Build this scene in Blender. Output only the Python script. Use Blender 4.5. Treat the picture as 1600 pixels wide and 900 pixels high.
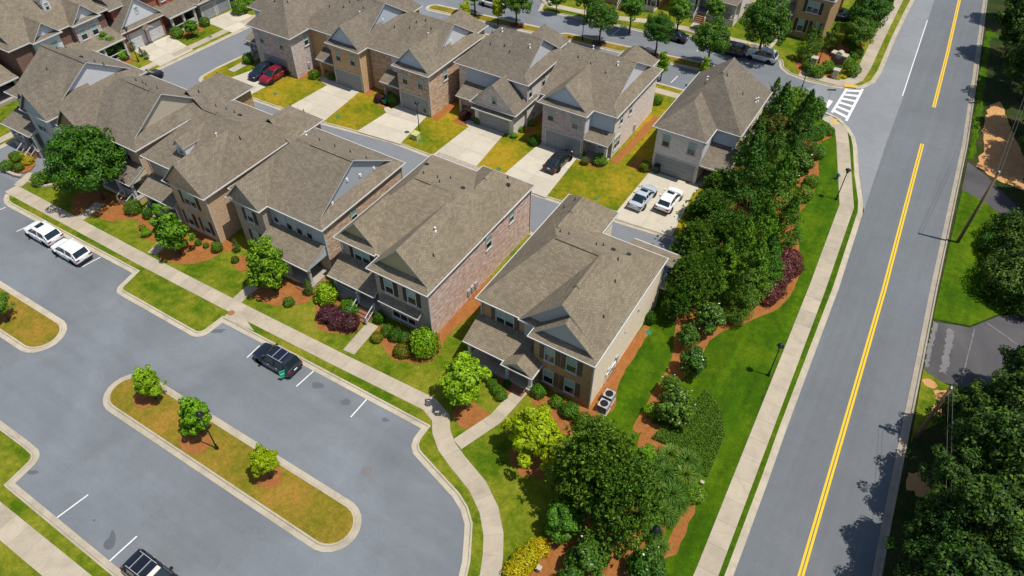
import bpy, math, random
import numpy as np
from mathutils import Vector, Matrix
from mathutils.geometry import tessellate_polygon
PI = math.pi
for o in list(bpy.data.objects): bpy.data.objects.remove(o)
SC = bpy.context.scene
COL = SC.collection

# ---------------------------------------------------------------- camera, sky, sun, exposure
# world axes: X runs along the house rows, Y from the parking street towards the far street
cam = bpy.data.cameras.new('camera'); camo = bpy.data.objects.new('camera', cam); COL.objects.link(camo)
cam.sensor_fit = 'HORIZONTAL'; cam.sensor_width = 36.0; cam.lens = 36.0 * 1130 / 1600
cam.clip_start = 1.0; cam.clip_end = 3000.0
PITCH, ROLL, YAW = math.radians(45.36), math.radians(-0.52), math.radians(31.1)
Rz = Matrix.Rotation(YAW, 4, 'Z')
camo.matrix_world = Matrix.Translation((0, 0, 50)) @ Rz @ Matrix.Rotation(PI/2 - PITCH, 4, 'X') @ Matrix.Rotation(-ROLL, 4, 'Z')
SC.camera = camo
SUN_EL, SUN_AZ = math.radians(68), math.radians(8)      # azimuth measured from +X towards +Y
W = bpy.data.worlds.new('World'); SC.world = W; W.use_nodes = True
wn = W.node_tree.nodes; wl = W.node_tree.links
sky = wn.new('ShaderNodeTexSky'); sky.sky_type = 'NISHITA'; sky.sun_disc = False
sky.sun_elevation = SUN_EL; sky.sun_rotation = PI/2 - SUN_AZ
sky.altitude = 300; sky.air_density = 1.0; sky.dust_density = 1.2; sky.ozone_density = 1.0
wl.new(sky.outputs[0], wn['Background'].inputs[0]); wn['Background'].inputs[1].default_value = 0.115
sl = bpy.data.lights.new('sun', 'SUN'); sl.energy = 4.8; sl.angle = math.radians(0.55); sl.color = (1.0, 0.955, 0.88)
slo = bpy.data.objects.new('sun', sl); COL.objects.link(slo)
sd = Vector((math.cos(SUN_EL)*math.cos(SUN_AZ), math.cos(SUN_EL)*math.sin(SUN_AZ), math.sin(SUN_EL)))
slo.rotation_euler = sd.to_track_quat('Z', 'Y').to_euler(); slo.location = (60, 20, 120)
SC.view_settings.view_transform = 'Standard'; SC.view_settings.look = 'None'
SC.view_settings.exposure = 0.0; SC.view_settings.gamma = 1.0; SC.view_settings.use_curve_mapping = False

# ---------------------------------------------------------------- materials
def hexc(h, k=1.0):
    r = [int(h[i:i+2], 16)/255 for i in (0, 2, 4)]
    return tuple([k*(c/12.92 if c <= .04045 else ((c+.055)/1.055)**2.4) for c in r] + [1.0])
class NT:
    def __init__(s, name):
        s.m = bpy.data.materials.new(name); s.m.use_nodes = True
        s.n = s.m.node_tree.nodes; s.l = s.m.node_tree.links; s.b = s.n['Principled BSDF']
        s.b.inputs['Specular IOR Level'].default_value = 0.25
    def add(s, t, **kw):
        x = s.n.new(t)
        for k, v in kw.items():
            if hasattr(x, k): setattr(x, k, v)
        return x
    def link(s, a, b): s.l.new(a, b)
    def co(s, kind='UV'): return s.add('ShaderNodeTexCoord').outputs[kind]
    def pos(s): return s.add('ShaderNodeNewGeometry').outputs['Position']
    def noise(s, scale, detail=4, rough=.6, vec=None, dist=0):
        n = s.add('ShaderNodeTexNoise'); n.inputs['Scale'].default_value = scale
        n.inputs['Detail'].default_value = detail; n.inputs['Roughness'].default_value = rough
        n.inputs['Distortion'].default_value = dist
        if vec is not None: s.link(vec, n.inputs['Vector'])
        return n.outputs['Fac']
    def ramp(s, fac, stops, interp='LINEAR'):
        r = s.add('ShaderNodeValToRGB'); r.color_ramp.interpolation = interp
        e = r.color_ramp.elements
        while len(e) < len(stops): e.new(0.5)
        for i, (p, c) in enumerate(stops):
            e[i].position = p; e[i].color = c if len(c) == 4 else (*c, 1)
        s.link(fac, r.inputs[0]); return r.outputs[0]
    def mix(s, fac, a, b, mode='MIX'):
        x = s.add('ShaderNodeMix'); x.data_type = 'RGBA'; x.blend_type = mode
        for sock, v in ((x.inputs[0], fac), (x.inputs[6], a), (x.inputs[7], b)):
            if isinstance(v, (int, float)): sock.default_value = v
            elif isinstance(v, tuple): sock.default_value = v
            else: s.link(v, sock)
        return x.outputs[2]
    def bump(s, h, strength=.3, dist=.02):
        b = s.add('ShaderNodeBump'); b.inputs['Strength'].default_value = strength; b.inputs['Distance'].default_value = dist
        s.link(h, b.inputs['Height']); s.link(b.outputs[0], s.b.inputs['Normal'])
    def out(s, col, rough=.85, metal=0):
        if isinstance(col, tuple): s.b.inputs['Base Color'].default_value = col
        else: s.link(col, s.b.inputs['Base Color'])
        s.b.inputs['Roughness'].default_value = rough; s.b.inputs['Metallic'].default_value = metal
        return s.m
def g4(v): return (v, v, v, 1.0)
def plain(name, col, rough=.6, metal=0, var=.12, scale=3.0, spec=.3):
    t = NT(name); f = t.noise(scale, 5, .6, t.co('Object'))
    c = t.mix(f, tuple(x*(1-var) for x in col[:3])+(1,), tuple(min(1, x*(1+var)) for x in col[:3])+(1,))
    t.b.inputs['Specular IOR Level'].default_value = spec
    return t.out(c, rough, metal)
def m_shingle(name, base, seed=0.0):
    t = NT(name); uv = t.co('UV')
    mp = t.add('ShaderNodeMapping'); mp.inputs['Location'].default_value = (seed, seed*.7, 0); t.link(uv, mp.inputs[0])
    br = t.add('ShaderNodeTexBrick'); t.link(mp.outputs[0], br.inputs['Vector'])
    br.inputs['Color1'].default_value = g4(.0); br.inputs['Color2'].default_value = g4(1.0); br.inputs['Mortar'].default_value = g4(0)
    br.inputs['Scale'].default_value = 1.0; br.inputs['Mortar Size'].default_value = .0
    br.inputs['Brick Width'].default_value = .34; br.inputs['Row Height'].default_value = .17; br.inputs['Bias'].default_value = 0
    b2 = t.add('ShaderNodeTexBrick'); t.link(mp.outputs[0], b2.inputs['Vector'])
    b2.inputs['Color1'].default_value = g4(1); b2.inputs['Color2'].default_value = g4(1); b2.inputs['Mortar'].default_value = g4(0)
    b2.inputs['Scale'].default_value = 1.0; b2.inputs['Mortar Size'].default_value = .022; b2.inputs['Mortar Smooth'].default_value = .5
    b2.inputs['Brick Width'].default_value = .34; b2.inputs['Row Height'].default_value = .17
    col = t.ramp(br.outputs['Color'], [(0, tuple(x*.86 for x in base[:3])), (.5, base[:3]), (1, tuple(x*1.16 for x in base[:3]))])
    big = t.noise(.35, 5, .65, uv); col = t.mix(1.0, col, t.ramp(big, [(.3, g4(.86)), (.72, g4(1.08))]), 'MULTIPLY')
    st = t.add('ShaderNodeMapping'); st.inputs['Scale'].default_value = (1.6, .12, 1); t.link(uv, st.inputs[0])
    col = t.mix(1.0, col, t.ramp(t.noise(1.0, 4, .6, st.outputs[0]), [(.35, g4(.93)), (.65, g4(1.04))]), 'MULTIPLY')
    col = t.mix(1.0, col, t.ramp(b2.outputs['Color'], [(0, g4(.62)), (1, g4(1))]), 'MULTIPLY')
    t.bump(b2.outputs['Color'], .5, .02)
    return t.out(col, .95)
def m_brick(name, c1, c2, mortar, wash=None, washamt=.0):
    t = NT(name); uv = t.co('UV')
    br = t.add('ShaderNodeTexBrick'); t.link(uv, br.inputs['Vector'])
    br.inputs['Color1'].default_value = c1; br.inputs['Color2'].default_value = c2; br.inputs['Mortar'].default_value = mortar
    br.inputs['Scale'].default_value = 1.0; br.inputs['Mortar Size'].default_value = .012
    br.inputs['Brick Width'].default_value = .24; br.inputs['Row Height'].default_value = .085; br.inputs['Bias'].default_value = -.1
    col = br.outputs['Color']
    # clusters of paler and darker bricks
    mp = t.add('ShaderNodeMapping'); mp.inputs['Scale'].default_value = (1.3, 3.2, 1); t.link(uv, mp.inputs[0])
    n = t.noise(1.6, 5, .75, mp.outputs[0])
    col = t.mix(1.0, col, t.ramp(n, [(.3, g4(.72)), (.5, g4(1)), (.72, g4(1.22))]), 'MULTIPLY')
    if wash:
        n2 = t.noise(1.1, 6, .8, mp.outputs[0], .4)
        f = t.ramp(n2, [(.44, g4(0)), (.62, g4(washamt))])
        col = t.mix(f, col, wash)
    t.bump(br.outputs['Fac'], -.35, .01)
    return t.out(col, .92)
def m_siding(name, col, pitch=.16):
    t = NT(name); uv = t.co('UV')
    sp = t.add('ShaderNodeSeparateXYZ'); t.link(uv, sp.inputs[0])
    d = t.add('ShaderNodeMath', operation='DIVIDE'); t.link(sp.outputs[1], d.inputs[0]); d.inputs[1].default_value = pitch
    fr = t.add('ShaderNodeMath', operation='FRACT'); t.link(d.outputs[0], fr.inputs[0])
    c = t.ramp(fr.outputs[0], [(0, tuple(x*.62 for x in col[:3])), (.14, col[:3]), (1, tuple(x*1.03 for x in col[:3]))])
    t.bump(fr.outputs[0], .5, .03)
    return t.out(c, .6)
def m_asphalt(name, base, stain=.12, tint=(1, 1, 1), streak=None):
    t = NT(name); p = t.pos()
    b = tuple(x*k for x, k in zip(base[:3], tint))
    n1 = t.noise(.09, 6, .6, p, .6); n2 = t.noise(.8, 6, .7, p); n3 = t.noise(9, 3, .7, p)
    c = t.ramp(n1, [(.28, tuple(x*(1-stain) for x in b)), (.5, b), (.72, tuple(x*(1+stain*1.3) for x in b))])
    c = t.mix(1.0, c, t.ramp(n2, [(.25, g4(.93)), (.75, g4(1.06))]), 'MULTIPLY')
    c = t.mix(1.0, c, t.ramp(n3, [(.2, g4(.90)), (.8, g4(1.09))]), 'MULTIPLY')
    if streak:
        mp = t.add('ShaderNodeMapping'); mp.inputs['Scale'].default_value = streak; t.link(p, mp.inputs[0])
        c = t.mix(1.0, c, t.ramp(t.noise(1.0, 5, .65, mp.outputs[0]), [(.3, g4(.93)), (.7, g4(1.06))]), 'MULTIPLY')
    # fine cracks
    v = t.add('ShaderNodeTexVoronoi'); v.feature = 'DISTANCE_TO_EDGE'; v.inputs['Scale'].default_value = .13; v.inputs['Randomness'].default_value = 1
    wv = t.add('ShaderNodeVectorMath', operation='ADD'); t.link(p, wv.inputs[0])
    nn = t.add('ShaderNodeTexNoise'); nn.inputs['Scale'].default_value = .5; nn.inputs['Detail'].default_value = 6; t.link(p, nn.inputs['Vector'])
    sc2 = t.add('ShaderNodeVectorMath', operation='SCALE'); t.link(nn.outputs['Color'], sc2.inputs[0]); sc2.inputs['Scale'].default_value = 3.0
    t.link(sc2.outputs[0], wv.inputs[1]); t.link(wv.outputs[0], v.inputs['Vector'])
    cr = t.ramp(v.outputs['Distance'], [(0, g4(.90)), (.006, g4(1))])
    cm = t.mix(t.ramp(t.noise(.06, 3, .5, p), [(.5, g4(0)), (.6, g4(1))]), g4(1), cr)
    c = t.mix(1.0, c, cm, 'MULTIPLY')
    t.bump(n3, .25, .02)
    return t.out(c, .92)
def m_concrete(name, base, var=.1):
    t = NT(name); p = t.pos()
    oi = t.add('ShaderNodeObjectInfo')
    n1 = t.noise(.7, 6, .7, p, .5); n3 = t.noise(14, 3, .7, p)
    c = t.ramp(n1, [(.25, tuple(x*(1-var*1.5) for x in base[:3])), (.55, base[:3]), (.8, tuple(x*(1+var*.5) for x in base[:3]))])
    c = t.mix(1.0, c, t.ramp(n3, [(.2, g4(.93)), (.8, g4(1.05))]), 'MULTIPLY')
    c = t.mix(1.0, c, t.ramp(oi.outputs['Random'], [(0, g4(.90)), (1, g4(1.06))]), 'MULTIPLY')
    t.bump(n3, .1, .01)
    return t.out(c, .88)
def m_grass(name, green, yellow, amt=(.45, .62), brown=None, scale=.22, stripe=None):
    t = NT(name); p = t.pos()
    n1 = t.noise(scale, 6, .65, p, .15); n2 = t.noise(1.6, 6, .75, p); n3 = t.noise(5.5, 6, .85, p)
    f = t.mix(.28, n1, n2)
    c = t.ramp(f, [(amt[0]-.16, tuple(x*.82 for x in green[:3])), (amt[0], green[:3]), (amt[1], yellow[:3]), (amt[1]+.13, brown[:3] if brown else yellow[:3])])
    c = t.mix(1.0, c, t.ramp(n3, [(.25, g4(.55)), (.5, g4(.98)), (.78, g4(1.42))]), 'MULTIPLY')
    c = t.mix(1.0, c, t.ramp(n2, [(.3, g4(.85)), (.7, g4(1.12))]), 'MULTIPLY')
    if stripe:
        mp = t.add('ShaderNodeMapping'); mp.inputs['Scale'].default_value = stripe; t.link(p, mp.inputs[0])
        c = t.mix(1.0, c, t.ramp(t.noise(1.0, 3, .5, mp.outputs[0]), [(.35, g4(.84)), (.65, g4(1.14))]), 'MULTIPLY')
    t.b.inputs['Specular IOR Level'].default_value = .1
    t.bump(n3, .6, .06)
    return t.out(c, .95)
def m_mulch(name, a, b):
    t = NT(name); p = t.pos()
    n1 = t.noise(1.2, 6, .7, p, .5); n3 = t.noise(5, 6, .85, p, .6)
    c = t.ramp(n1, [(.3, a[:3]), (.7, b[:3])])
    c = t.mix(1.0, c, t.ramp(n3, [(.25, g4(.55)), (.5, g4(1)), (.8, g4(1.4))]), 'MULTIPLY')
    t.bump(n3, .7, .05)
    return t.out(c, .95)
def m_leaf(name, dark, mid, light, trans=.25, gloss=.45):
    t = NT(name); geo = t.add('ShaderNodeNewGeometry'); oi = t.add('ShaderNodeObjectInfo')
    c = t.ramp(geo.outputs['Random Per Island'], [(0, dark[:3]), (.45, mid[:3]), (1, light[:3])])
    hs = t.add('ShaderNodeHueSaturation'); t.link(c, hs.inputs['Color'])
    t.link(t.ramp(oi.outputs['Random'], [(0, g4(.484)), (1, g4(.516))]), hs.inputs['Hue'])
    t.link(t.ramp(oi.outputs['Random'], [(0, g4(1.18)), (1, g4(.84))]), hs.inputs['Value'])
    t.b.inputs['Specular IOR Level'].default_value = .22
    t.out(hs.outputs[0], gloss)
    tr = t.add('ShaderNodeBsdfTranslucent'); t.link(hs.outputs[0], tr.inputs[0])
    mx = t.add('ShaderNodeMixShader'); mx.inputs[0].default_value = trans
    o = t.n['Material Output']; t.link(t.b.outputs[0], mx.inputs[1]); t.link(tr.outputs[0], mx.inputs[2]); t.link(mx.outputs[0], o.inputs[0])
    return t.m
def m_glass(name, col=(.012, .02, .02, 1), rough=.06):
    t = NT(name); n = t.noise(.6, 3, .5, t.pos())
    c = t.mix(n, col, tuple(x*2.6 for x in col[:3])+(1,))
    t.out(c, rough); t.b.inputs['Specular IOR Level'].default_value = .8
    return t.m
def m_paint(name, col, metal=.0, rough=.28):
    t = NT(name); t.out(col, rough, metal); t.b.inputs['Coat Weight'].default_value = .8; t.b.inputs['Coat Roughness'].default_value = .05
    t.b.inputs['Specular IOR Level'].default_value = .5
    return t.m

M = {}
M['shingle'] = m_shingle('shingle_weathered', (.232, .190, .130, 1))
M['shingle_grey'] = m_shingle('shingle_grey', (.190, .160, .122, 1), 3.1)
M['shingle_warm'] = m_shingle('shingle_warm', (.210, .174, .126, 1), 7.7)
M['brick_brown'] = m_brick('brick_brown', (0.396, 0.240, 0.102, 1), (0.264, 0.150, 0.066, 1), (0.480, 0.348, 0.192, 1))
M['brick_pink'] = m_brick('brick_tumbled_red', (.44, .25, .18, 1), (.29, .15, .11, 1), (.62, .50, .42, 1), (.78, .66, .58, 1), .85)
M['brick_taupe'] = m_brick('brick_taupe', (0.307, 0.253, 0.208, 1), (0.208, 0.169, 0.138, 1), (0.461, 0.400, 0.323, 1))
M['brick_tan'] = m_brick('brick_tan', (0.563, 0.352, 0.160, 1), (0.422, 0.243, 0.109, 1), (0.640, 0.474, 0.282, 1))
M['brick_mixed'] = m_brick('brick_mixed_brown', (0.415, 0.230, 0.131, 1), (0.230, 0.115, 0.070, 1), (0.553, 0.400, 0.276, 1), (0.800, 0.722, 0.553, 1), .6)
M['brick_whitewash'] = m_brick('brick_whitewashed', (0.614, 0.506, 0.430, 1), (0.445, 0.353, 0.292, 1), (0.799, 0.707, 0.614, 1), (0.800, 0.800, 0.768, 1), .65)
M['brick_cream'] = m_brick('brick_cream', (.80, .66, .47, 1), (.75, .59, .41, 1), (.80, .70, .54, 1), (.80, .70, .55, 1), .5)
M['brick_pale'] = m_brick('brick_pale_grey', (0.640, 0.589, 0.538, 1), (0.550, 0.499, 0.448, 1), (0.717, 0.666, 0.602, 1), (0.768, 0.717, 0.666, 1), .5)
M['brick_grey'] = m_brick('brick_grey_tumbled', (0.384, 0.307, 0.276, 1), (0.262, 0.208, 0.192, 1), (0.583, 0.506, 0.461, 1), (0.768, 0.676, 0.630, 1), .6)
M['brick_red'] = m_brick('brick_red', (0.333, 0.090, 0.045, 1), (0.230, 0.058, 0.033, 1), (0.384, 0.205, 0.141, 1))
M['brick_dark'] = m_brick('brick_dark', (0.179, 0.096, 0.070, 1), (0.115, 0.058, 0.046, 1), (0.256, 0.166, 0.128, 1))
M['brick_stone'] = m_brick('brick_goldbrown', (0.506, 0.338, 0.199, 1), (0.353, 0.223, 0.131, 1), (0.646, 0.492, 0.338, 1))
M['sid_grey'] = m_siding('siding_grey', (.40, .43, .46, 1)); M['sid_blue'] = m_siding('siding_bluegrey', (.50, .57, .63, 1))
M['sid_tan'] = m_siding('siding_tan', (.52, .46, .34, 1)); M['sid_olive'] = m_siding('siding_olive', (.40, .35, .20, 1))
M['sid_white'] = m_siding('siding_white', (.66, .67, .68, 1)); M['sid_shake'] = m_siding('siding_shake_grey', (.46, .45, .44, 1), .2)
M['trim'] = plain('trim_white', (.50, .50, .475, 1), .5, var=.05); M['trim_grey'] = plain('trim_greige', (.44, .42, .38, 1), .5, var=.06)
M['trim_dark'] = plain('trim_dark', (.10, .095, .09, 1), .5); M['shutter'] = plain('shutter_brown', (.045, .034, .028, 1), .5)
M['shutter_taupe'] = plain('shutter_taupe', (.12, .09, .065, 1), .5)
M['glass'] = m_glass('window_glass', (.02, .05, .047, 1)); M['glass_dark'] = m_glass('window_glass_dark', (.008, .012, .013, 1))
M['blind'] = plain('window_blind', (.22, .38, .33, 1), .35, var=.25, scale=.9, spec=.6)
M['garage'] = plain('garage_door_grey', (.25, .27, .275, 1), .5, var=.05); M['garage_white'] = plain('garage_door_pale', (.50, .50, .50, 1), .5, var=.05)
M['door'] = plain('door_white', (.60, .63, .64, 1), .4, var=.03)
M['asph_park'] = m_asphalt('asphalt_parking', (.158, .172, .185, 1), .18, streak=(.035, .55, 1)); M['asph_road'] = m_asphalt('asphalt_road', (.136, .147, .157, 1), .09, streak=(1.1, .03, 1))
M['asph_light'] = m_asphalt('asphalt_light', (.212, .222, .230, 1), .10); M['asph_drive'] = m_asphalt('asphalt_old_drive', (.085, .080, .082, 1), .45)
M['asph_alley'] = m_asphalt('asphalt_alley', (.18, .19, .203, 1), .08)
M['conc'] = m_concrete('concrete_walk', (.41, .35, .262, 1), .16); M['conc_white'] = m_concrete('concrete_drive', (.50, .45, .355, 1), .10)
M['conc_kerb'] = m_concrete('concrete_kerb', (.44, .385, .290, 1), .22); M['conc_joint'] = m_concrete('concrete_joint', (.27, .235, .18, 1))
M['conc_kerb_old'] = m_concrete('concrete_kerb_old', (.34, .295, .23, 1), .22)
GREEN = (.050, .150, .010, 1); YEL = (.250, .205, .025, 1)
M['grass'] = m_grass('grass_lawn', (.058, .115, .002, 1), (.165, .178, .012, 1), (.41, .55), (.25, .205, .03, 1))
M['grass_green'] = m_grass('grass_green', (.036, .090, .001, 1), (.072, .128, .002, 1), (.44, .60), (.12, .15, .006, 1), .2, (1.0, .05, 1))
M['grass_dry'] = m_grass('grass_dry', (.105, .140, .004, 1), (.28, .205, .012, 1), (.40, .56), (.38, .20, .022, 1), .16)
M['grass_straw'] = m_grass('grass_straw', (.15, .140, .010, 1), (.27, .165, .025, 1), (.40, .60), (.32, .13, .03, 1), .3)
M['grass_wood'] = m_grass('forest_floor', (.022, .042, .008, 1), (.060, .050, .018, 1), (.45, .62), (.16, .085, .035, 1))
M['mulch'] = m_mulch('pine_straw', (.235, .082, .020, 1), (.315, .130, .036, 1)); M['mulch_dark'] = m_mulch('bark_mulch', (.085, .035, .018, 1), (.14, .06, .03, 1))
M['clay'] = m_mulch('red_clay', (.42, .20, .07, 1), (.54, .31, .13, 1))
M['yellow'] = plain('road_paint_yellow', (.74, .46, .010, 1), .7, var=.1); M['white'] = plain('road_paint_white', (.66, .66, .64, 1), .7, var=.12)
M['stain'] = plain('oil_stain', (.105, .112, .122, 1), .8, var=.3, scale=5); M['patch'] = plain('tar_patch', (.10, .105, .115, 1), .9, var=.15)
M['seam'] = plain('worn_seam', (.16, .15, .145, 1), .9, var=.35, scale=4)
M['stain_light'] = plain('worn_asphalt', (.235, .245, .26, 1), .9, var=.1)
M['black'] = plain('black_metal', (.012, .012, .014, 1), .4); M['steel'] = plain('galvanised', (.42, .43, .44, 1), .45, .3)
M['dark_plastic'] = plain('dark_plastic', (.022, .024, .03, 1), .5); M['blue_plastic'] = plain('blue_plastic', (.01, .04, .16, 1), .45)
M['pvc'] = plain('white_pvc', (.72, .72, .70, 1), .4); M['iron'] = plain('cast_iron', (.16, .15, .145, 1), .7, var=.3, scale=8)
M['rust'] = plain('rusty_cover', (.30, .12, .06, 1), .8, var=.25, scale=6); M['teal'] = plain('green_lid', (.025, .17, .10, 1), .5)
M['wood_pole'] = plain('pole_wood', (.16, .105, .065, 1), .9, var=.3, scale=2); M['bark'] = plain('bark', (.075, .052, .036, 1), .95, var=.35, scale=4)
M['stone'] = plain('stone_edging', (.42, .36, .28, 1), .9, var=.2); M['sign_green'] = plain('sign_green', (.02, .42, .22, 1), .4, var=.1)
M['street_green'] = plain('street_sign_green', (.01, .16, .10, 1), .4); M['box_green'] = plain('utility_box', (.42, .44, .16, 1), .6, var=.15)
M['cream_wall'] = plain('porch_cream', (.52, .46, .37, 1), .7); M['porch_floor'] = m_concrete('porch_floor', (.36, .32, .26, 1))
M['tread'] = plain('brick_step', (.22, .105, .06, 1), .9, var=.2, scale=6); M['pad_yellow'] = plain('warning_pad', (.55, .34, .06, 1), .8)
# foliage
M['lf_bright'] = m_leaf('leaf_bright', (0.07, 0.165, 0.004, 1), (0.16, 0.32, 0.006, 1), (0.31, 0.5, 0.012, 1), 0.25)
M['lf_lime'] = m_leaf('leaf_lime', (0.19, 0.27, 0.0025, 1), (0.33, 0.43, 0.0040, 1), (0.48, 0.58, 0.0100, 1), 0.35)
M['lf_green'] = m_leaf('leaf_green', (0.03, 0.095, 0.005, 1), (0.07, 0.18, 0.008, 1), (0.16, 0.31, 0.014, 1), 0.2)
M['lf_dark'] = m_leaf('leaf_dark', (0.018, 0.062, 0.003, 1), (0.042, 0.118, 0.005, 1), (0.105, 0.225, 0.009, 1), 0.15)
M['lf_pine'] = m_leaf('leaf_pine', (0.02, 0.06, 0.004, 1), (0.05, 0.125, 0.007, 1), (0.125, 0.235, 0.014, 1), 0.12, .6)
M['lf_forest'] = m_leaf('leaf_forest', (0.008, 0.026, 0.002, 1), (0.026, 0.068, 0.004, 1), (0.09, 0.165, 0.01, 1), 0.1, .6)
M['lf_magnolia'] = m_leaf('leaf_magnolia', (0.018, 0.055, 0.004, 1), (0.042, 0.112, 0.007, 1), (0.12, 0.22, 0.018, 1), 0.1, .35)
M['lf_purple'] = m_leaf('leaf_purple', (0.03, 0.008, 0.0120, 1), (0.07, 0.02, 0.0260, 1), (0.13, 0.045, 0.0450, 1), 0.2)
M['lf_maroon'] = m_leaf('leaf_maroon', (0.06, 0.018, 0.0160, 1), (0.125, 0.042, 0.0340, 1), (0.19, 0.075, 0.0550, 1), 0.2)
M['lf_yellow'] = m_leaf('leaf_yellow', (.26, .22, 0.0020, 1), (.42, .36, 0.0030, 1), (.60, .52, 0.0100, 1), .2)
M['lf_olive'] = m_leaf('leaf_olive', (.075, .090, 0.0030, 1), (.14, .15, 0.0050, 1), (.20, .20, 0.0100, 1), .2)
M['lf_grass'] = m_leaf('leaf_ornamental_grass', (0.055, 0.13, 0.0125, 1), (0.1, 0.21, 0.0225, 1), (0.18, 0.3, 0.0400, 1), 0.3, .6)
M['lf_juniper'] = m_leaf('leaf_juniper', (0.034, 0.09, 0.0040, 1), (0.06, 0.135, 0.0060, 1), (0.1, 0.19, 0.0100, 1), 0.2, .6)
M['fl_white'] = plain('flower_white', (.75, .75, .68, 1), .6); M['fl_red'] = plain('flower_red', (.45, .012, .03, 1), .6); M['fl_yellow'] = plain('flower_yellow', (.62, .45, .01, 1), .6)
M['lf_yard'] = m_leaf('leaf_yard_tree', (.032, .100, .003, 1), (.078, .195, .005, 1), (.18, .35, .010, 1), .15)
# cars
M['p_white'] = m_paint('paint_white', (.74, .74, .75, 1)); M['p_black'] = m_paint('paint_black', (.006, .008, .013, 1)); M['p_silver'] = m_paint('paint_silver', (.52, .58, .63, 1), .25, .3)
M['p_red'] = m_paint('paint_red', (.20, .003, .014, 1)); M['p_gun'] = m_paint('paint_gunmetal', (.022, .024, .030, 1), .4, .3); M['p_navy'] = m_paint('paint_navy', (.006, .010, .022, 1))
M['car_glass'] = m_glass('car_glass', (.006, .011, .013, 1), .04); M['tyre'] = plain('tyre_rubber', (.016, .016, .017, 1), .85)
M['rim'] = plain('wheel_rim', (.36, .36, .37, 1), .35, .7); M['lamp_red'] = plain('tail_lamp', (.22, .008, .012, 1), .2); M['lamp_clear'] = plain('head_lamp', (.62, .64, .66, 1), .15)

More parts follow.
